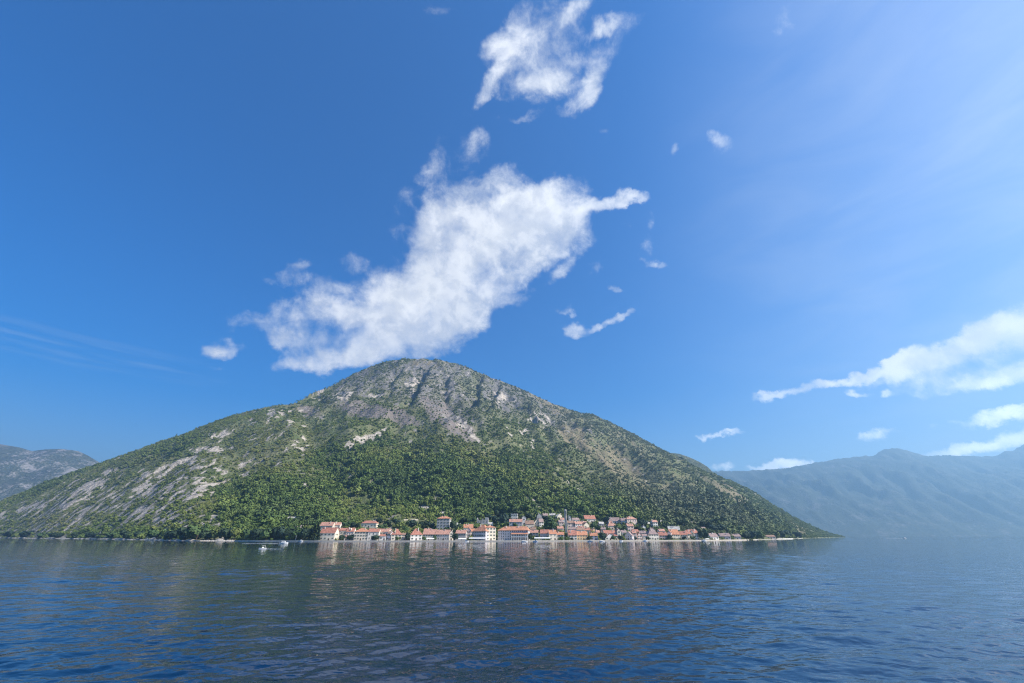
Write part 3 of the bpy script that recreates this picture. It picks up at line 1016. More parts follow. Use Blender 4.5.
def build_house(name, label, ref, x0, x1, yb, ye, yr, wall, roof, kind, yaw, depth, floors, cols, cat='house', chim=1, door=True, group=None, shut=0, ruin=False):
    """pixel footprint -> a real house on the hillside. kind: gx ridge along the front, gy gable to the front, hip, flat"""
    xm = (x0 + x1) / 2
    X, Y, Zg = ground_hit(xm, yb)
    u = X / Y
    Y = max(Y, float(shore(u)) + 7.5)
    X = pix_e(xm, yb)[0] * Y
    e = lambda y: float(pix_e(xm, y)[1])
    zb = CAMH + e(yb) * Y
    Zg = float(hill_height(np.array([X]), np.array([Y]), False)[0])
    zb = min(zb, Zg + 0.3) if yb < 538.5 else 1.05
    ze, zr = CAMH + e(ye) * Y, CAMH + e(yr) * Y
    wapp = (x1 - x0) * CP / F * Y
    c, s = math.cos(R(yaw)), abs(math.sin(R(yaw)))
    d = depth
    w = max(3.0, (wapp * 1.07 - d * s * 0.5) / c) - (0.5 if kind != 'flat' else 0)
    h = max(2.4, ze - zb)
    rh = max(0.5, zr - ze)
    root = empty(name, (X, Y, zb), R(yaw))
    tag(root, label, cat, group)
    hw = w / 2
    low = -9.0
    V = [(-hw, 0, low), (hw, 0, low), (hw, d, low), (-hw, d, low), (-hw, 0, h), (hw, 0, h), (hw, d, h), (-hw, d, h)]
    Fc = [(0, 1, 5, 4), (1, 2, 6, 5), (2, 3, 7, 6), (3, 0, 4, 7), (4, 5, 6, 7), (0, 3, 2, 1)]
    if kind == 'gx':
        V += [(-hw, d / 2, h + rh - .05), (hw, d / 2, h + rh - .05)]
        Fc = [(0, 1, 5, 4), (1, 2, 6, 9, 5), (2, 3, 7, 6), (3, 0, 4, 8, 7), (4, 5, 9, 8), (8, 9, 6, 7), (0, 3, 2, 1)]
    elif kind == 'gy':
        V += [(0, 0, h + rh - .05), (0, d, h + rh - .05)]
        Fc = [(0, 1, 5, 8, 4), (1, 2, 6, 5), (2, 3, 7, 9, 6), (3, 0, 4, 7), (4, 8, 9, 7), (8, 5, 6, 9), (0, 3, 2, 1)]
    if ruin:                                           # broken, roofless wall tops
        g = random.Random(int(x0 * 7))
        V, Fc, n = [], [], 7
        bs = []
        for i in range(n):
            a, b2 = -hw + w * i / n, -hw + w * (i + 1) / n
            bs.append((a, b2 - .002, 0, .7, low, h * g.uniform(.55, 1.15)))
        for i in range(3):
            for sx in (-1, 1):
                y0_, y1_ = .702 + (d - .7) * i / 3, .7 + (d - .7) * (i + 1) / 3
                xx = sorted((sx * hw, sx * (hw - .7)))
                bs.append((xx[0], xx[1], y0_, y1_, low, h * g.uniform(.5, 1.1)))
        V, Fc = boxes(bs)
    mesh_obj('wall', V, Fc, WM[wall], root)
    ov, th = 0.45, 0.22
    if ruin:
        pass
    elif kind == 'flat':
        V, Fc = boxes([(-hw - .2, hw + .2, -.2, d + .2, h, h + .35)])
        rf = mesh_obj('roof', V, Fc, RM[roof], root)
    else:
        if kind == 'gx':
            k = rh / (d / 2)
            a, b2 = hw + .3, ov
            bot = [(-a, -b2, h - k * b2), (a, -b2, h - k * b2), (-a, d / 2, h + rh), (a, d / 2, h + rh), (-a, d + b2, h - k * b2), (a, d + b2, h - k * b2)]
            quads_ = [(0, 1, 3, 2), (2, 3, 5, 4)]
            edges = [0, 1, 3, 5, 4, 2]
        elif kind == 'gy':
            k = rh / hw
            a, b2 = .3, ov
            bot = [(-hw - b2, -a, h - k * b2), (-hw - b2, d + a, h - k * b2), (0, -a, h + rh), (0, d + a, h + rh), (hw + b2, -a, h - k * b2), (hw + b2, d + a, h - k * b2)]
            quads_ = [(0, 2, 3, 1), (2, 4, 5, 3)]
            edges = [0, 1, 3, 5, 4, 2]
        else:
            rl = max(0.0, hw - d / 2)
            b2 = ov
            ins = min(hw, d / 2)
            k = rh / ins
            yy = d / 2
            if hw < d / 2:
                r0, r1 = (0, hw, h + rh), (0, d - hw, h + rh)
            else:
                r0, r1 = (-rl, yy, h + rh), (rl, yy, h + rh)
            A_, B_, C_, D_ = (-hw - b2, -b2, h - k * b2), (hw + b2, -b2, h - k * b2), (hw + b2, d + b2, h - k * b2), (-hw - b2, d + b2, h - k * b2)
            bot = [A_, B_, C_, D_, r0, r1]
            quads_ = [(0, 1, 5, 4), (1, 2, 5), (2, 3, 4, 5), (3, 0, 4)] if hw >= d / 2 else [(0, 1, 4), (1, 2, 5, 4), (2, 3, 5), (3, 0, 4, 5)]
            edges = [0, 1, 2, 3]
        n = len(bot)
        V = bot + [(x, y, z + th) for (x, y, z) in bot]
        Fc = [tuple(i + n for i in f) for f in quads_] + [tuple(reversed(f)) for f in quads_]
        for i in range(len(edges)):
            p, q = edges[i], edges[(i + 1) % len(edges)]
            Fc.append((p, q, q + n, p + n))
        rf = mesh_obj('roof', V, Fc, RM[roof], root)
        g = random.Random(int(x0 * 13 + yb))
        for i in range(chim):
            cx_ = g.uniform(-.35, .35) * w
            cy_ = d * g.uniform(.25, .45)
            zt = h + rh + .9
            V, Fc = boxes([(cx_ - .35, cx_ + .35, cy_ - .35, cy_ + .35, h + .1, zt), (cx_ - .48, cx_ + .48, cy_ - .48, cy_ + .48, zt, zt + .18)])
            mesh_obj('chimney', V, Fc, WM['pale'] if g.random() < .6 else WM[wall], rf)
    # windows: floors x cols on the front, and a column on the sunny side
    if cols and not ruin:
        fh = h / floors
        wm = WIN[shut] if fh > 2.3 else WIN[2]
        dcol = cols // 2 if door else -1
        for f in range(floors):
            for cidx in range(cols):
                xw = -hw + w * (cidx + .5) / cols
                zw = f * fh + fh * 0.36
                if f == 0 and cidx == dcol:
                    mesh_obj('door', DOOR_V, DOOR_F, WOODM, root, (xw, -.001, 0.02))
                else:
                    put_mesh('window', wm, root, (xw, -.001, zw))
            if d > 6:
                for sx, rz in ((1, R(90)), (-1, R(-90))):
                    if (sx > 0) == (yaw < 3):
                        for q in (.3, .7):
                            put_mesh('window', wm, root, (sx * (hw + .001), d * q, f * fh + fh * .36), rz)
    elif ruin and cols:
        for cidx in range(cols):
            put_mesh('window', WIN[1], root, (-hw + w * (cidx + .5) / cols, -.001, h * .3))
    TOWN_CLEAR.append((X - math.sin(R(yaw)) * d / 2, Y + math.cos(R(yaw)) * d / 2, max(w, d) * 0.55))
    HOUSES.append((ref, xm, (yb + yr) / 2, X, Y))
    ROOTS[ref] = root
    root['_w'] = w
    root['_h'] = h
    root['_d'] = d
    return root


HOUSES = []
ROOTS = {}
H_ = build_house
# name, label, ref, x0, x1, ybase, yeave, yridge, wall, roof, kind, yaw, depth, floors, cols
T_ = [
 # western end
 ('house', 'small white cottage alone on the wooded slope above the western shore', 'lone white cottage', 287, 295, 521.5, 518.2, 516.8, 'white', 'pale', 'gx', 4, 7, 1, 3),
 ('stone_ruin', 'low pinkish roofless ruin among trees just below the lone white cottage', 'pinkish ruin', 294.5, 304, 528.6, 525.4, 525, 'pink', 'pale', 'flat', 0, 7, 1, 3),
 ('house', 'cream waterfront house with the brightest red roof, first of the row beside the cypresses', 'first waterfront house', 318.6, 334, 541, 532.8, 527.6, 'cream', 'red', 'gx', -6, 11, 2, 4),
 ('house', 'long house with faded pink roof directly behind the first waterfront house', 'long pink-roofed house', 319, 332, 530, 525.6, 522, 'stone', 'faded', 'gx', -4, 10, 1, 5),
 ('house', 'cream house with pink roof uphill at the end of the long pink-roofed house', 'cream uphill house', 332, 339.5, 529, 525, 522.4, 'pale', 'faded', 'gx', 5, 9, 1, 3),
 ('house', 'cream house with a dull red roof half hidden behind dark waterfront trees', 'half hidden cream house', 336.4, 345, 539, 530.4, 528, 'cream', 'red', 'gx', 3, 9, 2, 3),
 ('house', 'narrow pale house with tall cream dormer chimney and red roof', 'dormer house', 345.2, 352.8, 539.6, 531.4, 527.9, 'pale', 'red', 'gx', 0, 9, 2, 3),
 ('house', 'broad beige three storey waterfront house with many dark windows under orange-red roof', 'broad beige house', 353.6, 366.8, 541, 531.6, 528.4, 'beige', 'orange', 'hip', 3, 12, 3, 5),
 ('house', 'detached cream house with red roof standing alone in trees above the waterfront row', 'detached cream house', 361, 376, 527.5, 523, 520.6, 'cream', 'red', 'hip', -3, 9, 1, 5),
 ('house', 'white-fronted house with dull red roof beside the broad beige house', 'white-fronted house', 367.2, 378, 541, 531.8, 528.6, 'pale', 'red', 'gx', 4, 10, 2, 3),
 ('house', 'cream house with pink roof standing behind a small red-roofed annex', 'cream house behind annex', 378.4, 388, 539.4, 531.6, 528.8, 'cream', 'faded', 'gx', -4, 9, 2, 3),
 ('annex', 'small low white annex with red lean roof at the water edge', 'white annex', 379, 385.4, 541, 536, 534.4, 'white', 'red', 'gx', 0, 5, 1, 2),
 ('house', 'small house with pale pink roof peeping over the grey stone house', 'pale pink-roofed house', 386, 391.5, 532.5, 530, 527.9, 'stone', 'faded', 'hip', 8, 8, 1, 2),
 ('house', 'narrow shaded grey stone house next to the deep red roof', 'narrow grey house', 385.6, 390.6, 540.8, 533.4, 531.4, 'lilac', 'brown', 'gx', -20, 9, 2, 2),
 ('house', 'sunlit cream house under a deep red steep roof with cream dormer', 'deep red-roofed house', 390.8, 401, 541, 534.2, 528.9, 'cream', 'red', 'hip', 12, 11, 2, 3),
 ('cottage', 'small beige cottage with brown roof east of the deep red-roofed house', 'small beige cottage', 400.8, 406, 540, 534.8, 533, 'beige', 'brown', 'gx', 10, 7, 1, 2),
 # middle west
 ('house', 'square pinkish white waterfront house with a steep pyramid red roof', 'pyramid-roofed house', 410, 422, 541, 534.4, 528.6, 'white', 'red', 'hip', 18, 12, 2, 3),
 ('house', 'long cream house under wide faded roof between pyramid-roofed house and long stone house', 'wide faded-roofed house', 422.4, 435, 540.4, 534.2, 529.4, 'cream', 'faded', 'gx', -3, 13, 2, 5),
 ('house', 'long grey stone house with wide pink roof beneath the tall stone block', 'long stone house', 435, 449, 540.6, 534.2, 529.8, 'grey', 'faded', 'gx', -5, 12, 2, 6),
 ('house', 'tall narrow bright cream gable house glowing in the sun beside dark tree', 'narrow bright gable house', 448.6, 453.6, 541, 533.2, 530.6, 'cream', 'faded', 'gy', 14, 10, 3, 1),
 ('palace', 'tall weathered grey stone palace block with thin orange roof rising above the trees', 'tall stone block', 436.4, 449, 530, 518.4, 516.2, 'grey', 'orange', 'hip', -4, 12, 4, 4),
 ('stone_ruin', 'tiny white ruined wall among dark trees near the tall stone block', 'tiny white ruin', 456.6, 461, 526.6, 523, 522.5, 'white', 'pale', 'flat', 10, 5, 1, 1),
 ('house', 'grey stone house with faded pink roof west of the big palace', 'grey pink-roofed house', 455.2, 465.6, 540.6, 533.2, 530, 'grey', 'faded', 'gx', -6, 10, 2, 4),
 ('house', 'small pinkish house wedged between grey house and the big palace', 'small wedged house', 465.8, 470.6, 538.6, 530.4, 527.4, 'pink', 'red', 'gy', 0, 9, 3, 2),
 ('house', 'upper cream house with weathered orange roof and a white chimney', 'upper orange-roofed house', 463.6, 473, 531.5, 527.6, 524.2, 'cream', 'orange', 'gx', 6, 9, 1, 3),
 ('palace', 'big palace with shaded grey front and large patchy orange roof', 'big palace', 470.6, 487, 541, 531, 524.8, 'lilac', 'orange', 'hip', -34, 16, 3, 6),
 ('palace', 'tall sunlit cream palace with dark entrance at the corner of the big palace', 'tall sunlit palace', 485.6, 496.4, 541, 527.4, 525.4, 'cream', 'orange', 'hip', 20, 14, 4, 3),
 ('stone_ruin', 'grey roofless stone ruin on the slope above the big palace', 'grey roofless ruin', 477, 488, 524, 518, 517.5, 'grey', 'pale', 'flat', -4, 8, 1, 4),
 ('cottage', 'tiny white cottage just above the tall sunlit palace', 'tiny white cottage', 488, 493, 526.6, 523.6, 522.4, 'white', 'pale', 'gx', 8, 6, 1, 2),
 # hotel and above
 ('house', 'flat-topped greenish white house highest above the long hotel', 'flat-topped house', 511, 517.6, 520, 513.8, 513.2, 'pale', 'pale', 'flat', -4, 9, 2, 3),
 ('house', 'lilac house with dusty pink roof on terrace just behind the long hotel', 'lilac terrace house', 509.4, 522, 527.5, 521.8, 519, 'lilac', 'faded', 'gx', -3, 9, 2, 5),
 ('house', 'slim tall pale grey house standing between lilac house and brown-roofed house', 'slim pale house', 522, 526.2, 524.6, 517.6, 516, 'white', 'pale', 'gy', 0, 8, 2, 1),
 ('house', 'beige house with dark brown roof behind the eastern end of the hotel', 'brown-roofed beige house', 525.6, 534.2, 529.4, 524, 520.4, 'beige', 'brown', 'gx', 6, 9, 1, 3),
 ('house', 'cream house with brown roof, western of a stepped pair beside big round tree', 'western stepped house', 534, 539.6, 527.5, 522.6, 519.4, 'cream', 'brown', 'gy', 10, 9, 2, 2),
 ('house', 'white house with lilac roof, eastern of a stepped pair beside big round tree', 'eastern stepped house', 539.2, 544.2, 526.6, 521.8, 518.6, 'white', 'lilac', 'gx', 16, 8, 2, 2),
 ('house', 'grey gabled stone house high up above the stepped pair', 'high grey gable house', 537, 543, 520.8, 516, 513.4, 'grey', 'lilac', 'gy', 4, 8, 1, 2),
 ('house', 'pale stone house with grey roof beside the high grey gable house', 'high pale stone house', 543, 548.4, 519.4, 515.4, 513.4, 'stone', 'lilac', 'gx', 6, 8, 1, 2),
 ('house', 'pale rose house rising behind waterfront trees east of hotel', 'pale rose house', 529.4, 538.4, 538, 532.6, 530.2, 'pink', 'faded', 'gx', -6, 8, 2, 3),
 # centre
 ('house', 'pinkish house with dusty red roof behind the long white canopy', 'pinkish canopy house', 540, 549, 538.6, 533.2, 529.6, 'pink', 'red', 'gx', -8, 10, 1, 3),
 ('house', 'cream waterfront house with orange-red roof at the end of the white canopy', 'cream canopy house', 549.2, 557.2, 540.8, 533.8, 530, 'cream', 'orange', 'gx', 6, 10, 2, 2),
 ('house', 'long low cream house with pale roof highest above the big round tree', 'long low cream house', 548.6, 555.4, 517.6, 515, 513.4, 'cream', 'pale', 'gx', -8, 6, 1, 3),
 ('house', 'pale cream house with slanted pale roof near the top of the bell tower', 'slanted pale house', 557, 563.6, 519.4, 516.2, 513.8, 'cream', 'pale', 'gy', 26, 7, 1, 2),
 ('house', 'grey pink house on the slope just west of the bell tower', 'grey pink house', 559, 564, 527.4, 522.2, 520, 'pink', 'lilac', 'gx', 8, 8, 2, 2),
 ('house', 'rose walled house with faded roof tucked below the grey pink house', 'tucked rose house', 557.6, 564, 532.4, 528.4, 526.2, 'pink', 'faded', 'gx', 4, 8, 1, 2),
 ('house', 'low waterfront house with orange roof at the foot of the bell tower', 'low tower-foot house', 557.4, 564.4, 540.8, 534.6, 532, 'pale', 'orange', 'gx', -4, 9, 2, 2),
 ('house', 'slender white house standing just east of the bell tower top', 'slender white house', 568.8, 571.4, 522.4, 517.2, 515.8, 'white', 'pale', 'gy', 0, 6, 2, 1),
 ('house', 'low whitish house with pale roof below the red-roofed hill house', 'low whitish house', 573, 580, 522.8, 519.8, 517.8, 'white', 'lilac', 'gx', 12, 8, 1, 3),
 ('house', 'hill house with strong dark red roof, highest at the eastern side of the bell tower', 'red-roofed hill house', 584.8, 596.2, 522.4, 518.8, 515.2, 'pale', 'red', 'gx', 10, 10, 1, 4),
 ('house', 'bright white two storey house in the middle of the cluster below low whitish house', 'bright white cluster house', 575.2, 582.8, 529.4, 523.8, 521.4, 'white', 'faded', 'gx', 14, 9, 2, 3),
 ('house', 'cream gable house at the right edge of the hillside cluster', 'cream cluster gable house', 584, 590, 529, 524.6, 522.2, 'cream', 'brown', 'gy', 18, 9, 1, 2),
 ('house', 'rose house with brown roof between the bell tower and bright white cluster house', 'rose cluster house', 567.8, 574.6, 528, 523, 520.6, 'pink', 'brown', 'gx', 6, 8, 2, 2),
 ('house', 'grey house with lilac roof just above the waterfront roofs east of bell tower', 'grey cluster house', 568.4, 576, 533, 529, 526.8, 'lilac', 'lilac', 'gx', -4, 8, 1, 3),
 ('house', 'pale house with brown roof above the orange washed waterfront house', 'pale brown-roofed house', 576.6, 585, 533.6, 529.8, 527.6, 'pale', 'brown', 'gx', 8, 8, 1, 3),
 ('house', 'pinkish white waterfront house with rusty red roof east of the bell tower', 'rusty-roofed house', 568.8, 577.2, 541, 535, 530.6, 'pale', 'red', 'gx', 0, 10, 2, 3),
 ('house', 'orange washed waterfront house with patchy orange roof', 'orange washed house', 577.4, 588, 541, 535, 531.2, 'ochre', 'orange', 'gx', 5, 11, 2, 4),
 ('house', 'small apricot gable house lit brightly above the waterfront', 'apricot gable house', 592.6, 596.8, 534, 530, 528.2, 'ochre', 'faded', 'gy', 12, 8, 1, 1),
 ('house', 'small greyish waterfront house with orange-brown roof below apricot gable house', 'greyish waterfront house', 590.4, 598, 541, 535.6, 532.8, 'lilac', 'orange', 'gx', -6, 9, 2, 2),
 ('cottage', 'small grey-green cottage among trees on the slope', 'grey-green cottage', 599.4, 604.4, 526.6, 523.6, 521.8, 'grey', 'pale', 'gx', 5, 7, 1, 2),
 # east
 ('house', 'white waterfront house with a broad triangular gable facing the water', 'broad white gable house', 605.4, 616, 541, 537, 533.6, 'white', 'red', 'gy', 10, 12, 1, 3),
 ('house', 'long house with brick red roof behind the broad white gable house', 'long brick-roofed house', 604.6, 618, 536.8, 533.2, 530.2, 'pale', 'red', 'gx', 5, 10, 1, 4),
 ('house', 'cream walled house with large dusky pink roof above long brick-roofed house', 'dusky pink-roofed house', 608, 617, 529.6, 525.6, 521, 'stone', 'faded', 'hip', 8, 11, 1, 3),
 ('house', 'long lilac stone house with weathered roof on top of the eastern slope', 'lilac stone house', 608.4, 620, 523.8, 520.8, 517.4, 'lilac', 'lilac', 'gx', -4, 10, 1, 4),
 ('house', 'very narrow tall cream house beside the long brick-roofed house', 'narrow tall cream house', 617.8, 622, 541, 530.6, 528.4, 'cream', 'faded', 'gy', 8, 9, 3, 1),
 ('house', 'large pink villa standing prominently on the upper eastern slope', 'large pink villa', 627, 638, 525.6, 519, 516.6, 'pink', 'faded', 'hip', 14, 10, 2, 4),
 ('house', 'pink lower wing with white base below the large pink villa', 'pink lower wing', 627.8, 634.6, 531.6, 526, 523.6, 'pink', 'faded', 'gx', 8, 8, 2, 2),
 ('house', 'greyish lilac house adjoining the large pink villa', 'greyish lilac house', 621.4, 627, 524.6, 520.4, 518, 'lilac', 'lilac', 'gx', -6, 9, 1, 2),
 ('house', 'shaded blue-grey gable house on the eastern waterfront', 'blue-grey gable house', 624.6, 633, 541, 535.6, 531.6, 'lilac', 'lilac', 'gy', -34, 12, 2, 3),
 ('house', 'slim rose waterfront house beside the shaded blue-grey gable house', 'slim rose house', 633.2, 637.4, 541, 533, 530.8, 'pink', 'faded', 'gx', 0, 9, 3, 1),
 ('house', 'salmon pink gable house on the eastern waterfront', 'salmon gable house', 637.6, 642.8, 540.8, 535.4, 532.6, 'pink', 'red', 'gy', 10, 10, 2, 2),
 ('cottage', 'low grey cream cottage between salmon gable house and lilac-roofed house', 'low grey cream cottage', 643, 648, 540.6, 535.8, 534, 'pale', 'lilac', 'gx', 4, 7, 1, 2),
 ('house', 'broad rose white waterfront house under a large lilac roof', 'lilac-roofed house', 649, 659.6, 540.8, 534, 528.8, 'pale', 'lilac', 'hip', 10, 12, 2, 4),
 ('house', 'tall white house standing beside the lone thin cypress', 'tall white cypress house', 653.4, 659, 530, 522, 520, 'white', 'faded', 'gx', 10, 8, 3, 2),
 ('cottage', 'small grey white roofed cottage uphill of lilac-roofed house', 'grey white cottage', 646.4, 651, 526.4, 523.8, 522, 'pale', 'pale', 'gx', 12, 7, 1, 2),
 ('house', 'small light grey house below the eastern dark trees', 'small light grey house', 642.8, 646.4, 531, 527, 525.4, 'white', 'lilac', 'gy', 8, 7, 1, 1),
 ('house', 'pink house with reddish roof between lilac-roofed house and the orange-roofed end group', 'reddish-roofed pink house', 660, 668, 540.6, 535.2, 532, 'pink', 'red', 'gx', -4, 10, 2, 3),
 ('cottage', 'tiny white cottage just east of the lone thin cypress', 'tiny cottage by cypress', 661.2, 664.4, 525, 522, 520.4, 'white', 'pale', 'gx', 6, 6, 1, 1),
 ('house', 'long house with pale whitish roof above the orange-roofed end group', 'long whitish-roofed house', 669, 680, 532.6, 529.6, 526.4, 'stone', 'pale', 'gx', -12, 8, 1, 4),
 ('house', 'cream waterfront house with vivid orange roof, first of the end group', 'vivid orange-roofed house', 671.6, 681, 541, 534.2, 529.4, 'cream', 'orange', 'gx', 8, 11, 2, 4),
 ('house', 'brownish waterfront house with red roof in the middle of the end group', 'brownish end-group house', 681.2, 688, 540.8, 534.6, 531.2, 'stone', 'red', 'gx', -8, 9, 2, 3),
 ('house', 'narrow cream house with red roof in the end group', 'narrow end-group house', 688, 692.8, 540.8, 533.8, 530.4, 'cream', 'red', 'gx', 12, 10, 2, 2),
 ('house', 'tall pale gable house closing the end group beside dark trees', 'tall end gable house', 694.6, 700.2, 540.6, 533, 529.6, 'white', 'red', 'gx', 14, 10, 3, 2),
 ('cottage', 'low pale upper cottage on the slope above the narrow end-group house', 'low pale upper cottage', 683.4, 689, 526.6, 524.6, 523, 'stone', 'pale', 'gx', 0, 6, 1, 2),
 ('house', 'grey house with lilac brown roof and white gable, past the dark trees', 'white-gabled grey house', 710.2, 720, 540.2, 536.6, 533.2, 'white', 'lilac', 'gx', 16, 10, 1, 3),
 ('house', 'grey-lilac stone waterfront house past the white-gabled grey house', 'grey-lilac stone house', 721, 731, 540, 536.2, 533.2, 'lilac', 'lilac', 'gx', -6, 11, 1, 4),
 ('house', 'last grey stone house at the far eastern tip of the town', 'last stone house', 732, 741.4, 539.8, 536.4, 534, 'grey', 'lilac', 'gx', -4, 11, 1, 4),
 ('boathouse', 'isolated pale brown boathouse on the wooded shore beyond the town', 'isolated boathouse', 767.4, 775.8, 539, 536.6, 535, 'beige', 'brown', 'gx', 0, 10, 1, 3),
 # fill of the hillside cluster and the eastern rows
 ('house', 'little white house squeezed between the grey pink house and slanted pale house', 'squeezed white house', 560.6, 565, 523.4, 519.6, 517.8, 'white', 'faded', 'gx', 10, 7, 1, 2),
 ('house', 'little rose house with white gable next to the slender white house', 'white-gabled rose house', 571.4, 575.6, 525, 521.4, 519.6, 'white', 'lilac', 'gy', 6, 7, 1, 1),
 ('house', 'whitish terrace house below the red-roofed hill house', 'whitish terrace house', 581.4, 587.4, 526.4, 523, 521.2, 'white', 'faded', 'gx', 8, 7, 1, 2),
 ('house', 'cream house with red roof tucked under the cream cluster gable house', 'chimneyed cream house', 584.6, 590.6, 533.4, 530, 527.8, 'cream', 'red', 'gx', -4, 8, 1, 2),
 ('house', 'pale house with red roof directly below the bright white cluster house', 'pale lower cluster house', 578, 584.4, 531.6, 528.2, 526.2, 'white', 'red', 'gx', 4, 7, 1, 2),
 ('house', 'rose terrace house above the rusty-roofed house', 'rose terrace house', 569.6, 575, 535.6, 532, 530, 'pink', 'faded', 'gx', 2, 7, 1, 2),
 ('house', 'cream house above the orange-roofed cream canopy house', 'upper cream house', 550, 556.4, 534.6, 531.4, 529.2, 'pink', 'brown', 'gx', 4, 7, 1, 2),
 ('house', 'white house with brown roof just beyond the brown-roofed beige house', 'white brown-roofed house', 530, 536, 533, 529.4, 527, 'white', 'brown', 'gx', -6, 8, 1, 2),
 ('house', 'low cream house peeking between hotel roof and pale rose house', 'low peeking house', 525.6, 530.4, 535, 531.4, 529.4, 'cream', 'lilac', 'gx', 4, 8, 1, 2),
 ('house', 'tall whitish house behind the apricot gable house', 'tall whitish house', 596.6, 601, 537, 532.4, 530.2, 'white', 'faded', 'gx', 10, 8, 2, 2),
 ('house', 'pinkish house tucked in trees left of the dusky pink-roofed house', 'tucked pinkish house', 601, 606, 532.4, 529, 527, 'pink', 'lilac', 'gx', -4, 8, 1, 2),
 ('house', 'slim cream house at the east side of the broad white gable house', 'slim cream house', 614.6, 618.2, 540.8, 535.6, 533.4, 'pale', 'red', 'gx', 6, 8, 2, 1),
 ('house', 'small white house with lilac roof above blue-grey gable house', 'small lilac-roofed white house', 622, 627.4, 536, 532.4, 530.2, 'white', 'lilac', 'gx', 8, 8, 1, 2),
 ('house', 'rose house with red roof over the slim rose house', 'upper rose house', 633, 639.6, 535, 531.6, 529.4, 'pink', 'red', 'gx', 6, 8, 1, 2),
 ('house', 'pale house with lilac roof between the salmon gable house and pines', 'upper pale lilac house', 640, 646.8, 536.4, 533, 530.8, 'pale', 'lilac', 'gx', -8, 8, 1, 2),
 ('house', 'pinkish house with pale roof in front of the tall white cypress house', 'pinkish front house', 650.4, 656, 533, 529.8, 527.8, 'pink', 'faded', 'gy', 6, 8, 1, 2),
 ('house', 'white house with a pink roof left of the long whitish-roofed house', 'white pink-roofed house', 659.6, 666, 534.4, 531, 529, 'white', 'faded', 'gx', 8, 8, 1, 2),
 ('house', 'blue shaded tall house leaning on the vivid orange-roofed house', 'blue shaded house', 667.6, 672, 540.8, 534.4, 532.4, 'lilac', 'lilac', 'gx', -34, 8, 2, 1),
 ('house', 'salmon house with red roof behind the narrow end-group house', 'salmon rear house', 688.6, 695.6, 534.8, 531.6, 529.6, 'pink', 'red', 'gx', 6, 8, 1, 2),
 ('cottage', 'tiny pale cottage under dark pines above the white-gabled grey house', 'tiny pine cottage', 702, 706.4, 531, 528.4, 527, 'white', 'lilac', 'gx', 4, 6, 1, 1),
 ('house', 'tiny low white boathouse at the quay before the half hidden cream house', 'tiny white quay house', 343.8, 347.6, 540.6, 536.6, 535, 'white', 'faded', 'gx', 4, 6, 1, 1),
 ('house', 'cream rear house with pink roof above the wide faded-roofed house', 'cream rear house', 424, 431, 534, 530.8, 528.6, 'pink', 'faded', 'gx', 3, 7, 1, 2),
 ('house', 'grey house with orange roof climbing behind the small wedged house', 'grey climbing house', 468.6, 475, 536, 531.6, 528.6, 'pale', 'orange', 'gx', 5, 8, 1, 2),
]
for i, row in enumerate(T_):
    nm = row[0]
    H_(*row, cat={'stone_ruin': 'ruin', 'palace': 'palace', 'annex': 'annex', 'cottage': 'cottage', 'boathouse': 'boathouse'}.get(nm, 'house'), ruin=(nm == 'stone_ruin'), shut=(i % 3 == 0) - 0 if i % 3 else 1,
       chim=(2 if i % 4 == 0 else 1) if nm in ('house', 'palace') else 0, group='houses of the waterfront town')

# dormers that show in the photo
for ref_, dx, sz in (('dormer house', 0.0, 1.5), ('deep red-roofed house', -2.0, 1.4)):
    hh = ROOTS[ref_]
    hw_, he, hd = hh['_w'], hh['_h'], hh['_d']
    V, Fc = boxes([(dx - sz / 2, dx + sz / 2, 0.6, hd * .5, he + .1, he + 2.9)])
    k = len(V)
    V += [(dx - sz / 2 - .2, .4, he + 2.902), (dx + sz / 2 + .2, .4, he + 2.902), (dx, .4, he + 3.8), (dx - sz / 2 - .2, hd * .5, he + 2.902), (dx + sz / 2 + .2, hd * .5, he + 2.902), (dx, hd * .5, he + 3.8)]
    Fc += [(k, k + 1, k + 2), (k + 3, k + 5, k + 4), (k, k + 2, k + 5, k + 3), (k + 1, k + 4, k + 5, k + 2), (k, k + 3, k + 4, k + 1)]
    dm = mesh_obj('dormer', V, Fc, WM['cream'], hh)
    put_mesh('window', WIN[2], dm, (dx, .598, he + 1.2))


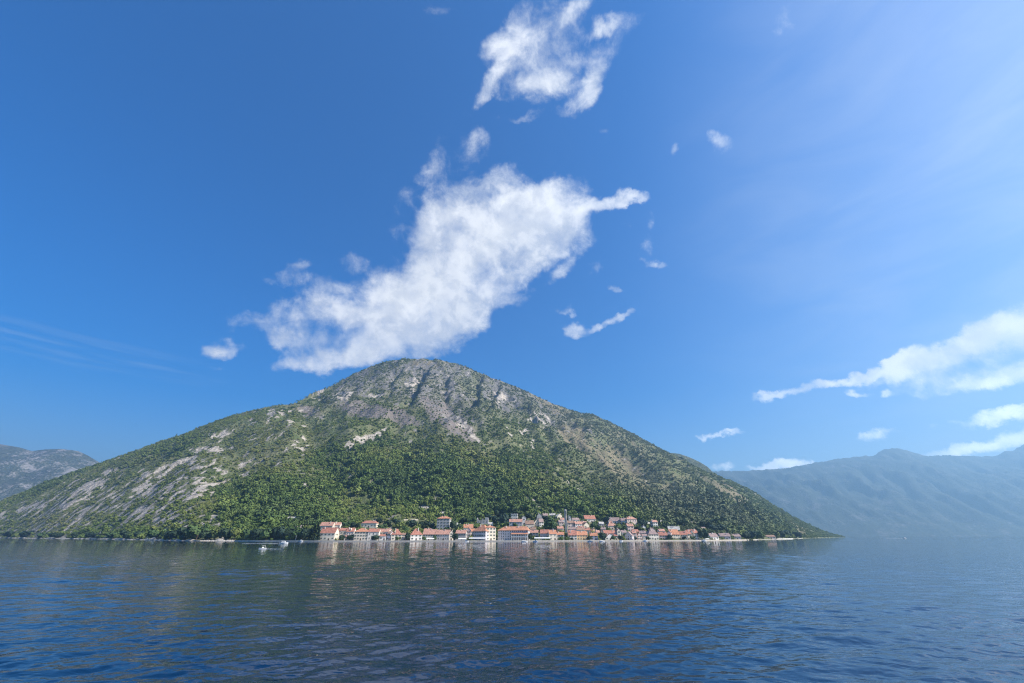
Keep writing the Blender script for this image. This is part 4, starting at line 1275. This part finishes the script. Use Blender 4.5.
# ------------------------------------------------------------------ the long hotel
def hotel():
    x0, x1, yb = 497.4, 528.2, 541.0
    xm = (x0 + x1) / 2
    u = float(pix_e(xm, yb)[0])
    Y = float(shore(u)) + 8
    X = u * Y
    e = lambda y: CAMH + float(pix_e(xm, y)[1]) * Y
    zb = 1.05
    w = (x1 - x0) * CP / F * Y
    h, rh, d = e(530.2) - zb, e(526.6) - e(530.2), 15.0
    root = tag(empty('hotel', (X, Y, zb), R(-12)), 'long pale grey hotel with bright orange roof and white columned arcade facing the water', 'hotel')
    hw = w / 2
    split = -hw + w * 0.46
    mesh_obj('wall', *boxes([(-hw, hw, 0, d, -3, h)]), WM['lilac'], root)
    k, ov, th = rh / (d / 2), .6, .3
    A_ = [(-hw - ov, -ov, h - k * ov), (hw + ov, -ov, h - k * ov), (hw + ov, d + ov, h - k * ov), (-hw - ov, d + ov, h - k * ov), (-hw + d / 2, d / 2, h + rh), (hw - d / 2 * .4, d / 2, h + rh)]
    V = A_ + [(x, y, z + th) for x, y, z in A_]
    q = [(0, 1, 5, 4), (1, 2, 5), (2, 3, 4, 5), (3, 0, 4)]
    Fc = [tuple(i + 6 for i in f) for f in q] + [tuple(reversed(f)) for f in q] + [(i, (i + 1) % 4, (i + 1) % 4 + 6, i + 6) for i in range(4)]
    rf = mesh_obj('roof', V, Fc, RM['orange'], root)
    for cx_ in (-hw * .5, hw * .3):
        mesh_obj('chimney', *boxes([(cx_ - .5, cx_ + .5, d * .3, d * .3 + 1, h + .5, h + rh + 1)]), WM['pale'], rf)
    fh = h / 4
    for f in range(4):
        for c in range(6):
            put_mesh('window', WIN[1], root, (-hw + (split + hw) * (c + .5) / 6, -.001, f * fh + fh * .3))
        for c in range(8):
            if f >= 2:
                put_mesh('window', WIN[1], root, (split + (hw - split) * (c + .5) / 8, -.001, f * fh + fh * .3))
        for q_ in (.2, .5, .8):
            put_mesh('window', WIN[1], root, (hw + .001, d * q_, f * fh + fh * .3), R(90))
            put_mesh('window', WIN[1], root, (-hw - .001, d * q_, f * fh + fh * .3), R(-90))
    # loggia with its own strip of tiles, in front of the eastern half
    ld = 3.4
    lh = h * .62
    lx0, lx1 = split, hw + .2
    V = [(lx0 - .3, -ld - .4, lh), (lx1 + .3, -ld - .4, lh), (lx1 + .3, -.01, lh + 1.5), (lx0 - .3, -.01, lh + 1.5)]
    V += [(x, y, z - .3) for x, y, z in V]
    Fc = [(0, 1, 2, 3), (7, 6, 5, 4), (0, 4, 5, 1), (1, 5, 6, 2), (2, 6, 7, 3), (3, 7, 4, 0)]
    lr = mesh_obj('loggia_roof', V, Fc, RM['orange'], root)
    for i in range(10):
        xx = lx0 + .3 + (lx1 - lx0 - .6) * i / 9
        mesh_obj('column', *boxes([(xx - .28, xx + .28, -ld, -ld + .56, 0, lh - .3), (xx - .4, xx + .4, -ld - .12, -ld + .68, lh - .7, lh - .31)]), WM['white'], root)
    mesh_obj('balcony', *boxes([(lx0, lx1, -ld - .15, -.01, lh * .5, lh * .5 + .3), (lx0, lx1, -ld - .15, -ld - .03, lh * .5 + .3, lh * .5 + 1.1)]), WM['white'], root)
    for i in range(8):
        put_mesh('window', WIN[1], root, (lx0 + (lx1 - lx0) * (i + .5) / 8, -.001, lh * .5 + .8))
        mesh_obj('door', DOOR_V, DOOR_F, WOODM, root, (lx0 + (lx1 - lx0) * (i + .5) / 8, -.001, .02))
    TOWN_CLEAR.append((X, Y + d / 2, hw))
    TOWN_CLEAR.append((X - hw * .6, Y + d / 2, hw * .6))
    TOWN_CLEAR.append((X + hw * .6, Y + d / 2, hw * .6))
    HOUSES.append(('long hotel', xm, 534, X, Y))


hotel()


# ------------------------------------------------------------------ bell tower
def bell_tower():
    xm = 566.2
    u = float(pix_e(xm, 530)[0])
    Y = float(shore(u)) + 34
    X = u * Y
    zb = float(hill_height(np.array([X]), np.array([Y]), False)[0])
    zt = CAMH + float(pix_e(xm, 509.2)[1]) * Y
    w = 3.1
    hs_ = (zt - zb) * .80
    root = tag(empty('bell_tower', (X, Y, zb), R(-12)), 'tall slender stone bell tower with pointed top rising above the town roofs', 'bell tower')
    a = w / 2
    mesh_obj('shaft', *boxes([(-a, a, -a, a, -3, hs_)] + [(-a - .18, a + .18, -a - .18, a + .18, hs_ * f, hs_ * f + .4) for f in (.3, .55, .78)]), WM['stone'], root)
    # belfry: four corner piers with arched heads, a cornice and a parapet
    bh = 4.2
    bs = [(sx * a - .55 if sx > 0 else -a, a if sx > 0 else -a + .55, sy * a - .55 if sy > 0 else -a, a if sy > 0 else -a + .55, hs_ + .402, hs_ + bh) for sx in (-1, 1) for sy in (-1, 1)]
    bs += [(-a - .25, a + .25, -a - .25, a + .25, hs_, hs_ + .4), (-a - .25, a + .25, -a - .25, a + .25, hs_ + bh + .002, hs_ + bh + .5)]
    bs += [(-.22, .22, -a, -a + .4, hs_ + .402, hs_ + bh - .9), (-.22, .22, a - .4, a, hs_ + .402, hs_ + bh - .9), (a - .4, a, -.22, .22, hs_ + .402, hs_ + bh - .9), (-a, -a + .4, -.22, .22, hs_ + .402, hs_ + bh - .9)]
    bs += [(-a + .552, a - .552, -a + .02, -a + .5, hs_ + bh - .88, hs_ + bh), (-a + .552, a - .552, a - .5, a - .02, hs_ + bh - .88, hs_ + bh), (a - .5, a - .02, -a + .552, a - .552, hs_ + bh - .88, hs_ + bh), (-a + .02, -a + .5, -a + .552, a - .552, hs_ + bh - .88, hs_ + bh)]
    bf = mesh_obj('belfry', *boxes(bs), WM['grey'], root)
    z0 = hs_ + bh + .5
    r8 = [(1.5 * math.cos(i * math.pi / 4), 1.5 * math.sin(i * math.pi / 4)) for i in range(8)]
    V = [(x, y, z0) for x, y in r8] + [(x, y, z0 + 1.7) for x, y in r8] + [(0, 0, zt - zb)]
    Fc = [(i, (i + 1) % 8, (i + 1) % 8 + 8, i + 8) for i in range(8)] + [(i + 8, (i + 1) % 8 + 8, 16) for i in range(8)] + [tuple(range(7, -1, -1))]
    mesh_obj('spire', V, Fc, WM['grey'], root)
    for f in (.2, .42, .66):
        put_mesh('window', WIN[2], root, (0, -a - .001, hs_ * f))
        put_mesh('window', WIN[2], root, (a + .001, 0, hs_ * f), R(90))
    HOUSES.append(('bell tower', xm, 524, X, Y))


bell_tower()


# ------------------------------------------------------------------ quay, sea walls, terrace walls
def shore_strip(x0, x1, o0, o1, z0, z1, n, wob=0.0, gap=None):
    us = np.linspace((x0 - CX) * CP / F, (x1 - CX) * CP / F, n)
    V, Fc = [], []
    for i, u in enumerate(us):
        S = float(shore(u))
        zz = z1 + wob * random.uniform(-1, 1)
        oo = o0 + wob * random.uniform(-1, 1)
        a, b = S + oo, S + o1
        V += [(u * a, a, z0), (u * a, a, zz), (u * b, b, zz), (u * b, b, z0)]
        if i:
            k = 4 * i
            for j in range(4):
                Fc.append((k - 4 + j, k - 4 + (j + 1) % 4, k + (j + 1) % 4, k + j))
    Fc += [(0, 1, 2, 3), tuple(4 * (n - 1) + j for j in (3, 2, 1, 0))]
    return V, Fc


QUAY = wall_mat('pale_quay_stone', (0.60, 0.57, 0.52), 0.3)
pv_ = mesh_obj('pavement', *shore_strip(236, 748, -8.3, 15, -2, 1.05, 130), QUAY)
pv_['kind'] = 'structure'
tag(mesh_obj('sea_wall', *shore_strip(236, 748, -9.0, -8.302, -3, 1.18, 130), WM['stone']), 'long pale stone sea wall running along the whole town waterfront', 'sea wall')
# pale rocky foreshore along the wooded coast on both sides of the town
def foreshore(x0, x1, n, rise):
    us = np.linspace((x0 - CX) * CP / F, (x1 - CX) * CP / F, n)
    prof = ((-11.5, -1.5), (-9.0, .25), (-6.0, 1.1), (-2.5, 1.9), (4.0, 2.2), (9.0, -1.0))
    V, Fc = [], []
    for i, u in enumerate(us):
        S = float(shore(u)) + 7 * float(perlin(np.array([u * 900 / 60]), np.array([0.3]), 5)[0])
        k1 = 0.55 + 0.7 * max(0, math.sin(i * .41) + math.sin(i * .173 + 1)) * .5 + random.uniform(-.2, .2)
        for o_, z in prof:
            Y = S + o_ + random.uniform(-.8, .8)
            V.append((u * Y, Y, z * (k1 * rise if z > 0 else 1)))
        if i:
            k = 6 * i
            for q in range(5):
                Fc.append((k - 6 + q, k + q, k + q + 1, k - 5 + q))
    return V, Fc


SHOREM = wall_mat('pale_shore_rock', (0.46, 0.42, 0.36), 0.6)
for a_, b_, n_, k_ in ((-150, 236, 420, 1.0), (752, 802, 70, 0.4)):
    o = mesh_obj('shore', *foreshore(a_, b_, n_, k_), SHOREM)
    o['kind'] = 'structure'
_a, _b = (776, 539.3), (793, 538.95)
_p = [(float(pix_e(x, y)[0]) * CAMH * F / CP / CP / (y - HOR), CAMH * F / CP / CP / (y - HOR)) for x, y in (_a, _b)]
tag(mesh_obj('sea_wall', [(_p[0][0], _p[0][1], -2), (_p[1][0], _p[1][1], -2), (_p[1][0], _p[1][1], 1.3), (_p[0][0], _p[0][1], 1.3), (_p[0][0] + 1, _p[0][1] + 6, -2), (_p[1][0] + 1, _p[1][1] + 6, -2), (_p[1][0] + 1, _p[1][1] + 6, 1.3), (_p[0][0] + 1, _p[0][1] + 6, 1.3)],
     [(0, 1, 2, 3), (4, 5, 6, 7), (3, 2, 6, 7), (0, 1, 5, 4), (0, 3, 7, 4), (1, 2, 6, 5)], WM['white']), 'short white quay wall on the wooded shore near the isolated boathouse', 'sea wall')


def terrace(x0, y0, x1, y1, hpx, mat, label):
    n = 14
    V, Fc = [], []
    for i in range(n):
        f = i / (n - 1)
        X, Y, Z = ground_hit(x0 + (x1 - x0) * f, y0 + (y1 - y0) * f)
        t_ = hpx / 518 * Y * (0.85 + .3 * random.random())
        V += [(X, Y - .4, Z - 2), (X, Y - .4, Z + t_), (X, Y + .5, Z + t_), (X, Y + .5, Z - 2)]
        TOWN_CLEAR.append((X, Y - 4, 3.0))
        if i:
            k = 4 * i
            for j in range(4):
                Fc.append((k - 4 + j, k - 4 + (j + 1) % 4, k + (j + 1) % 4, k + j))
    Fc += [(0, 1, 2, 3), tuple(4 * (n - 1) + j for j in (3, 2, 1, 0))]
    tag(mesh_obj('terrace_wall', V, Fc, mat), label, 'terrace wall', 'terrace walls on the slope')


terrace(304, 525.6, 314, 524.4, 2.2, WM['ochre'], 'ochre terrace wall beside the cypresses at the western end of town')
terrace(404, 520.2, 418, 520.0, 0.8, WM['stone'], 'thin pale terrace wall in dark trees above pyramid-roofed house')
terrace(690, 522.4, 716, 524.4, 0.9, WM['pale'], 'long pale terrace wall on the slope above the end group')
terrace(664, 522.2, 674, 521.4, 1.0, WM['white'], 'short whitish terrace wall uphill of the lone thin cypress')
terrace(500, 521.8, 509, 521.4, 1.0, WM['grey'], 'grey terrace wall between dark trees and lilac terrace house')
terrace(440, 512.6, 452, 511.6, 0.7, WM['grey'], 'pale terrace wall high in the trees above the tall stone block')


# ------------------------------------------------------------------ awnings and canopies on the waterfront
def canopy(x0, x1, yt, label, n):
    xm = (x0 + x1) / 2
    u = float(pix_e(xm, 540)[0])
    Y = float(shore(u)) - 4.5
    X = u * Y
    w = (x1 - x0) * CP / F * Y
    zt = CAMH + float(pix_e(xm, yt)[1]) * Y - 1.05
    root = tag(empty('canopy', (X, Y, 1.05), -math.atan(0.05)), label, 'canopy', 'white restaurant canopies on the quay')
    hw = w / 2
    V = [(-hw, 0, zt - .8), (hw, 0, zt - .8), (hw, 4, zt), (-hw, 4, zt)]
    V += [(x, y, z - .12) for x, y, z in V] + [(-hw, -.03, zt - 1.25), (hw, -.03, zt - 1.25)]
    mesh_obj('canvas', V, [(0, 1, 2, 3), (7, 6, 5, 4), (1, 5, 6, 2), (2, 6, 7, 3), (3, 7, 4, 0), (0, 8, 9, 1), (0, 4, 5, 1)], CLOTH, root)
    for i in range(n):
        xx = -hw + .2 + (w - .4) * i / (n - 1)
        mesh_obj('post', *boxes([(xx - .06, xx + .06, .1, .22, 0, zt - .9)]), DARKM, root)
        mesh_obj('post', *boxes([(xx - .06, xx + .06, 3.7, 3.82, 0, zt - .2)]), DARKM, root)


canopy(468.8, 485.4, 537.6, 'long white canopy on dark posts before the big palace', 7)
canopy(534.4, 550.4, 537.4, 'long white canopy east of the hotel before the pinkish house', 7)
canopy(426, 433.6, 538.0, 'short white canopy before the wide faded-roofed house', 4)
canopy(458, 466, 538.2, 'short pale canopy before the grey pink-roofed house', 4)
canopy(705, 710, 538.4, 'small white canopy beneath the dark trees near the end of town', 3)


# ------------------------------------------------------------------ trees one can tell apart
leafd = dict(dark=leaf_material('dark_tree_leaves', [(0, (0.018, 0.036, 0.020)), (1, (0.036, 0.060, 0.028))]),
             green=leaf_material('green_tree_leaves', [(0, (0.045, 0.085, 0.03)), (1, (0.075, 0.12, 0.04))]),
             yellow=leaf_material('yellow_green_tree_leaves', [(0, (0.10, 0.135, 0.035)), (1, (0.15, 0.17, 0.045))]),
             pine=leaf_material('blue_green_pine_needles', [(0, (0.020, 0.042, 0.032)), (1, (0.035, 0.062, 0.042))]))
CROWN = {}
for kx in leafd:
    for v in range(3):
        CROWN[kx, v] = clump_mesh('crown', 500 + v + 10 * len(CROWN), 620)
        CROWN[kx, v].materials.append(leafd[kx])
SPIRE = [clump_mesh('crown', 700 + v, 300, 'spire') for v in range(2)]
for s_ in SPIRE:
    s_.materials.append(leafd['dark'])
TRUNK_V = [(r * math.cos(i * math.pi / 3), r * math.sin(i * math.pi / 3), z) for z, r in ((-1.0, .055), (.15, .04), (.5, .028)) for i in range(6)]
TRUNK_F = [(j * 6 + i, j * 6 + (i + 1) % 6, j * 6 + 6 + (i + 1) % 6, j * 6 + 6 + i) for j in range(2) for i in range(6)]
for i, (dx, dy_) in enumerate(((.22, .06), (-.2, .1), (.02, -.24))):
    k = len(TRUNK_V)
    TRUNK_V += [(.02, 0, .2), (-.02, .0, .2), (0, .025, .22), (dx, dy_, .58)]
    TRUNK_F += [(k, k + 1, k + 3), (k + 1, k + 2, k + 3), (k + 2, k, k + 3)]
TRUNK = mesh_obj('trunk', TRUNK_V, TRUNK_F, BARK)
trunk_me = TRUNK.data
bpy.data.objects.remove(TRUNK)
used_labels = {}


def tree(x, yb, yt, wpx, kx):
    X, Y, Z = ground_hit(x, yb)
    Y = max(Y, float(shore(X / Y)) + 1.5)
    X = float(pix_e(x, yb)[0]) * Y
    Z = max(0.8, float(hill_height(np.array([X]), np.array([Y]), False)[0]))
    if yb > 539 and 236 < x < 748:
        Z = 1.05
    h = CAMH + float(pix_e(x, yt)[1]) * Y - Z
    w = wpx * CP / F * Y
    form = {'dark': 'dark round tree', 'green': 'fresh green round tree', 'yellow': 'yellow-green tree', 'pine': 'dark bluish pine', 'cypress': 'thin dark cypress'}[kx]
    hs_sorted = sorted(HOUSES, key=lambda q: (q[1] - x) ** 2 + 2.0 * (q[2] - (yb + yt) / 2) ** 2)
    lab = None
    for ref, hx, hy, hX, hY in hs_sorted[:8]:
        if abs(hx - x) < 5:
            rel = 'above' if hY < Y - 3 else 'in front of'
        else:
            rel = 'just west of' if x < hx else 'just east of'
            if abs(hx - x) > 16:
                rel = rel.replace('just', 'well')
        cand = f"{form} {rel} the {ref}"
        for size in ('', 'large ' if h > 14 else 'small '):
            c2 = size + cand
            if c2 not in used_labels:
                lab = c2
                break
        if lab:
            break
    used_labels[lab] = 1
    root = tag(empty({'cypress': 'cypress_tree', 'pine': 'pine_tree'}.get(kx, 'tree'), (X, Y, Z), random.uniform(0, 6.28)), lab, 'tree', {'cypress': 'cypresses in the town'}.get(kx, 'trees among the houses and along the shore'))
    tr = put_mesh('trunk', trunk_me, root, (0, 0, 0))
    if kx == 'cypress':
        cr = put_mesh('crown', SPIRE[random.randrange(2)], root, (0, 0, .02 * h))
        cr.scale = (w / .42, w / .42, h / 2.0)
        tr.scale = (h * .25, h * .25, h * .3)
    else:
        cr = put_mesh('crown', CROWN[kx, random.randrange(3)], root, (0, 0, h * .08))
        cr.scale = (w, w * random.uniform(.85, 1.1), h * .95)
        tr.scale = (h * .8, h * .8, h)
    TOWN_CLEAR.append((X, Y, w * .3))


TREES = [
 # western shore
 (8, 538.0, 531, 9, 'dark'), (24, 538.2, 530.5, 10, 'dark'), (41, 538.4, 532, 9, 'green'), (57, 538.6, 531.5, 9, 'dark'), (74, 538.8, 532, 10, 'dark'), (92, 539, 531.5, 9, 'dark'), (112, 539.4, 531, 10, 'green'), (124, 539.6, 530, 9, 'dark'),
 (139, 539.8, 530, 10, 'dark'), (156, 540, 529.5, 10, 'green'), (171, 540.2, 529, 11, 'dark'), (184, 540.4, 527, 12, 'dark'), (196, 540.4, 525.5, 13, 'green'), (207, 540.4, 529, 10, 'dark'), (214.5, 540.4, 528, 10, 'yellow'), (224, 540.4, 526, 11, 'dark'),
 (234.5, 540, 525.5, 8, 'yellow'), (245, 540, 529, 11, 'green'), (255, 539.6, 527, 11, 'dark'), (266, 539.6, 528.5, 12, 'green'), (274, 539.4, 525, 8, 'dark'), (281, 539.4, 526, 9, 'pine'), (288, 539.4, 528, 9, 'dark'), (297, 539.6, 529, 10, 'green'),
 (305, 539.6, 526.5, 9, 'dark'), (308, 532, 523.5, 8, 'yellow'), (298.5, 523, 515.5, 6, 'dark'),
 (312.6, 540, 524, 3.4, 'cypress'), (315.6, 540.2, 522, 3.6, 'cypress'), (317.6, 540.2, 527, 3.0, 'cypress'), (313.8, 522.5, 512.5, 3.2, 'cypress'),
 # among the western row
 (341, 541, 535, 6, 'dark'), (349.5, 541, 534.6, 6.5, 'dark'), (337, 534.5, 528, 4, 'green'), (353, 529, 522.5, 7, 'dark'), (374, 541, 534.5, 7, 'dark'), (381, 530, 524, 6, 'green'), (398, 541, 536.6, 4.5, 'green'), (407, 540.8, 532.5, 5, 'dark'), (404, 533, 526, 7, 'green'),
 (345, 527, 521.5, 6, 'green'), (379, 524.5, 517.5, 7, 'dark'), (388, 527, 520, 7, 'dark'), (396, 526, 518, 8, 'pine'),
 (423.6, 541, 536, 3.6, 'green'), (434.4, 541, 535.2, 4, 'green'), (413, 527.5, 519.5, 8, 'pine'), (422, 529, 520.5, 8, 'dark'), (430, 529, 521, 8, 'pine'), (447, 530.6, 526.4, 4.4, 'green'), (452, 530, 519.5, 6, 'dark'), (455, 541, 532.4, 5, 'dark'), (457, 531, 524, 7, 'dark'), (464, 524, 517.5, 7, 'dark'), (471, 523.6, 518, 7, 'green'),
 (488, 521, 512.6, 9, 'pine'), (495.5, 526, 514.5, 9, 'pine'), (503, 526.6, 513.5, 10, 'pine'), (499, 518, 510, 9, 'dark'), (514.5, 527.5, 522.8, 5, 'green'), (530.6, 541, 532.6, 5, 'dark'), (528, 519.6, 513, 7, 'dark'),
 (550, 532.4, 517.6, 12.5, 'green'), (554.6, 532.4, 525, 4, 'dark'), (546, 521.5, 515.5, 6, 'dark'), (566, 522, 514.6, 5, 'dark'), (571.5, 541, 537, 3, 'dark'), (589.6, 541, 535.6, 4, 'dark'), (581, 520, 514.4, 6, 'green'),
 (594.6, 528.6, 521.4, 7, 'green'), (602.6, 541, 532.4, 8, 'dark'), (599, 531, 525.4, 7, 'green'), (606.4, 524, 515.6, 8, 'pine'), (621.6, 531.6, 525.4, 8, 'green'), (613, 541, 535.4, 4.4, 'green'), (620.6, 541, 535, 4.4, 'dark'), (643.6, 528.4, 519.5, 8, 'pine'), (638, 531.6, 526, 7, 'dark'), (635.6, 541, 537, 3, 'dark'),
 (648, 541, 536.4, 4, 'dark'), (660.6, 529.6, 517.6, 2.0, 'cypress'), (651, 532, 527, 5, 'dark'), (669.4, 541, 534, 5, 'pine'), (667, 530, 523.4, 7, 'dark'), (684.4, 541, 536.4, 4, 'dark'), (702.4, 541, 530.4, 7, 'dark'), (707.4, 541, 529.6, 6, 'green'), (704, 529, 521, 8, 'dark'), (693.6, 541, 536, 3.4, 'green'),
 (714, 533.4, 524, 9, 'pine'), (722, 533, 523.4, 9, 'pine'), (731, 533.6, 526, 8, 'dark'), (745, 540.2, 531.6, 8, 'dark'), (752, 540, 531, 9, 'pine'), (760, 539.8, 530.4, 9, 'green'), (781, 538.6, 530, 9, 'dark'), (789, 538.4, 530, 9, 'pine'), (797, 538.2, 531, 8, 'dark'),
]
for t_ in TREES:
    tree(*t_)


# ------------------------------------------------------------------ boats
def hull_mesh(L, B, Hh, mat, parent, name='hull'):
    n = 11
    V, Fc = [], []
    for i in range(n):
        f = i / (n - 1)
        x = -L / 2 + L * f
        b = B / 2 * (1 - max(0, (f - .45) / .55) ** 2.2) * (0.86 + .14 * min(1, f * 4))
        sheer = Hh * (1 + .28 * f * f)
        V += [(x, -b, sheer), (x, -b * .8, 0.0), (x, 0, -.35 + .3 * max(0, f - .7)), (x, b * .8, 0.0), (x, b, sheer), (x, 0, sheer - .02)]
        if i:
            k = 6 * i
            for j in range(6):
                Fc.append((k - 6 + j, k + j, k + (j + 1) % 6, k - 6 + (j + 1) % 6))
    Fc += [tuple(range(6)), tuple(6 * (n - 1) + j for j in range(5, -1, -1))]
    return mesh_obj(name, V, Fc, mat, parent)


def at_water(x, y):
    Y = CAMH * F / CP / CP / (y - HOR)
    return float(pix_e(x, y)[0]) * Y, Y


def taper(x0, x1, b0, z0, z1, t0, t1):
    return [(x0, -b0, z0), (x1, -b0, z0), (x1, b0, z0), (x0, b0, z0), (x0 + t0, -b0 * .85, z1), (x1 - t1, -b0 * .85, z1), (x1 - t1, b0 * .85, z1), (x0 + t0, b0 * .85, z1)], \
           [(0, 3, 2, 1), (4, 5, 6, 7), (0, 1, 5, 4), (1, 2, 6, 5), (2, 3, 7, 6), (3, 0, 4, 7)]


# motor cruiser close to the western quay
X, Y = at_water(283.6, 543.6)
r_ = tag(empty('motor_cruiser', (X, Y, .05), R(8)), 'white motor cruiser under way with low cabin, close to the western shore', 'motorboat')
r_.scale = (.8, .8, .8)
hull_mesh(9.4, 2.9, 1.05, HULLM, r_)
mesh_obj('cabin', *taper(-2.2, 2.4, 1.1, 1.1, 2.25, .3, 1.1), HULLM, r_)
mesh_obj('windscreen', *taper(-1.7, 2.0, 1.13, 1.45, 1.95, .15, .45), GLASS, r_)
mesh_obj('flybridge_roof', *boxes([(-2.6, 0.9, -1.0, 1.0, 2.85, 2.97), (-2.3, -2.2, -.9, -.8, 2.2, 2.85), (-2.3, -2.2, .8, .9, 2.2, 2.85), (.5, .6, -.9, -.8, 2.2, 2.85), (.5, .6, .8, .9, 2.2, 2.85)]), HULLM, r_)
mesh_obj('hull_stripe', *boxes([(-4.3, 1.2, -1.42, -1.36, .55, .72)]), BLUEM, r_)
# small speedboat heading across the bay
X2, Y2 = at_water(262.6, 548.9)
r2 = tag(empty('speedboat', (X2, Y2, .05), R(205)), 'small white speedboat with upright windshield, nearest to the viewer and trailing a wake', 'speedboat')
r2.scale = (.8, .8, .8)
hull_mesh(4.6, 1.9, .62, HULLM, r2)
mesh_obj('console', *taper(-.6, .5, .5, .55, 1.25, .1, .25), HULLM, r2)
mesh_obj('windscreen', *taper(.1, .5, .55, 1.2, 1.65, .2, .1), GLASS, r2)
mesh_obj('outboard_motor', *boxes([(-2.65, -2.25, -.25, .25, -.2, .95)]), DARKM, r2)
mesh_obj('sun_top', *boxes([(-1.4, .6, -.8, .8, 1.95, 2.03), (-1.3, -1.24, -.7, -.64, .55, 1.95), (-1.3, -1.24, .64, .7, .55, 1.95), (.4, .46, -.7, -.64, .55, 1.95), (.4, .46, .64, .7, .55, 1.95)]), CLOTH, r2)
# far motorboat crossing in front of the eastern mountains
X3, Y3 = at_water(905, 538.45)
r3 = tag(empty('motorboat', (X3, Y3, .05), R(4)), 'tiny far white motorboat speeding in front of the hazy mountains', 'motorboat')
hull_mesh(7.5, 2.6, 1.0, HULLM, r3)
mesh_obj('cabin', *taper(-1.6, 1.6, 1.0, 1.0, 2.3, .2, .7), HULLM, r3)


def wake(name, pts, w0, w1):
    n = len(pts)
    V, Fc = [], []
    for i, (x, y) in enumerate(pts):
        dx = pts[min(i + 1, n - 1)][0] - pts[max(i - 1, 0)][0]
        dy_ = pts[min(i + 1, n - 1)][1] - pts[max(i - 1, 0)][1]
        l = math.hypot(dx, dy_)
        w = (w0 + (w1 - w0) * i / (n - 1)) * random.uniform(.55, 1.2)
        nx, ny = -dy_ / l * w / 2, dx / l * w / 2
        V += [(x + nx, y + ny, .10), (x - nx, y - ny, .10), (x - nx * .6, y - ny * .6, .2), (x + nx * .6, y + ny * .6, .2)]
        if i:
            k = 4 * i
            for j in range(4):
                Fc.append((k - 4 + j, k - 4 + (j + 1) % 4, k + (j + 1) % 4, k + j))
    o = mesh_obj(name, V, Fc, FOAM)
    o['kind'] = 'stuff'
    return o


FOAM = flat_mat('white_foam', (0.62, 0.66, 0.68), 0.9, 0.1)
wake('foam', [(X2 + 2.2 + i * .45, Y2 + .3 - i * .18 + .1 * math.sin(i)) for i in range(24)], .45, .12)
wake('foam', [(X - 4.6 - i * 1.2, Y - .2 + i * .15 + .2 * math.sin(i * .7)) for i in range(30)], .55, .18)
wake('foam', [(X3 - 3.6 - i * 1.3, Y3 + i * .6) for i in range(26)], 1.6, .6)

# moored boats along the quay: one built with its parts, the rest copies of it
def boat(x, y, yaw, L, covered, label):
    Xb, Yb = at_water(x, y)
    u = Xb / Yb
    Yb = min(Yb, float(shore(u)) - 10.8)
    rb = tag(empty('moored_boat', (u * Yb, Yb, .05), R(yaw)), label, 'boat', 'boats moored along the quay')
    hull_mesh(L, L * .36, .75, HULLM, rb)
    if covered:
        mesh_obj('cover', *taper(-L * .4, L * .3, L * .15, .78, 1.25, .3, .8), BLUEM if covered == 1 else CLOTH, rb)
    else:
        mesh_obj('cabin', *taper(-L * .15, L * .22, L * .13, .78, 1.9, .1, .5), HULLM, rb)
        mesh_obj('windscreen', *taper(-L * .1, L * .2, L * .134, 1.2, 1.65, .08, .25), GLASS, rb)


boat(301, 541.3, -6, 5.5, 0, 'white moored cabin boat west of the cypresses')
boat(466.5, 541.6, 10, 5.0, 1, 'blue covered boat moored before the small wedged house')
boat(524.5, 541.8, 4, 7.0, 2, 'white covered boat moored at the eastern end of the hotel')
boat(535.6, 541.8, -20, 6.0, 0, 'white cabin boat moored before the long canopy east of the hotel')
boat(590, 541.6, 176, 6.0, 0, 'white cabin boat moored before the greyish waterfront house')
boat(602, 541.6, 6, 6.0, 2, 'white covered boat moored under the dark round tree near broad white gable house')
boat(621, 541.4, 12, 5.0, 1, 'blue covered boat moored before the narrow tall cream house')
boat(645, 541.2, -4, 6.0, 0, 'white cabin boat moored before the low grey cream cottage')
boat(704, 541.0, 3, 6.5, 0, 'white cabin boat moored before the dark trees by the end group')

# light mast on the western quay
Xl, Yl = at_water(295.6, 541)
Yl = float(shore(Xl / Yl)) - 2
r_ = tag(empty('lamp_post', (float(pix_e(295.6, 540)[0]) * Yl, Yl, 1.05)), 'white lamp post on the quay in front of the western trees', 'lamp post')
mesh_obj('pole', *boxes([(-.11, .11, -.11, .11, 0, 4.6), (-.25, .25, -.25, .25, 0, .4)]), HULLM, r_)
mesh_obj('lantern', *boxes([(-.32, .32, -.32, .32, 4.6, 5.2), (-.42, .42, -.42, .42, 5.2, 5.32)]), HULLM, r_)

for o in COL.objects:
    for k in ('_w', '_h', '_d'):
        if k in o:
            del o[k]

scatter()
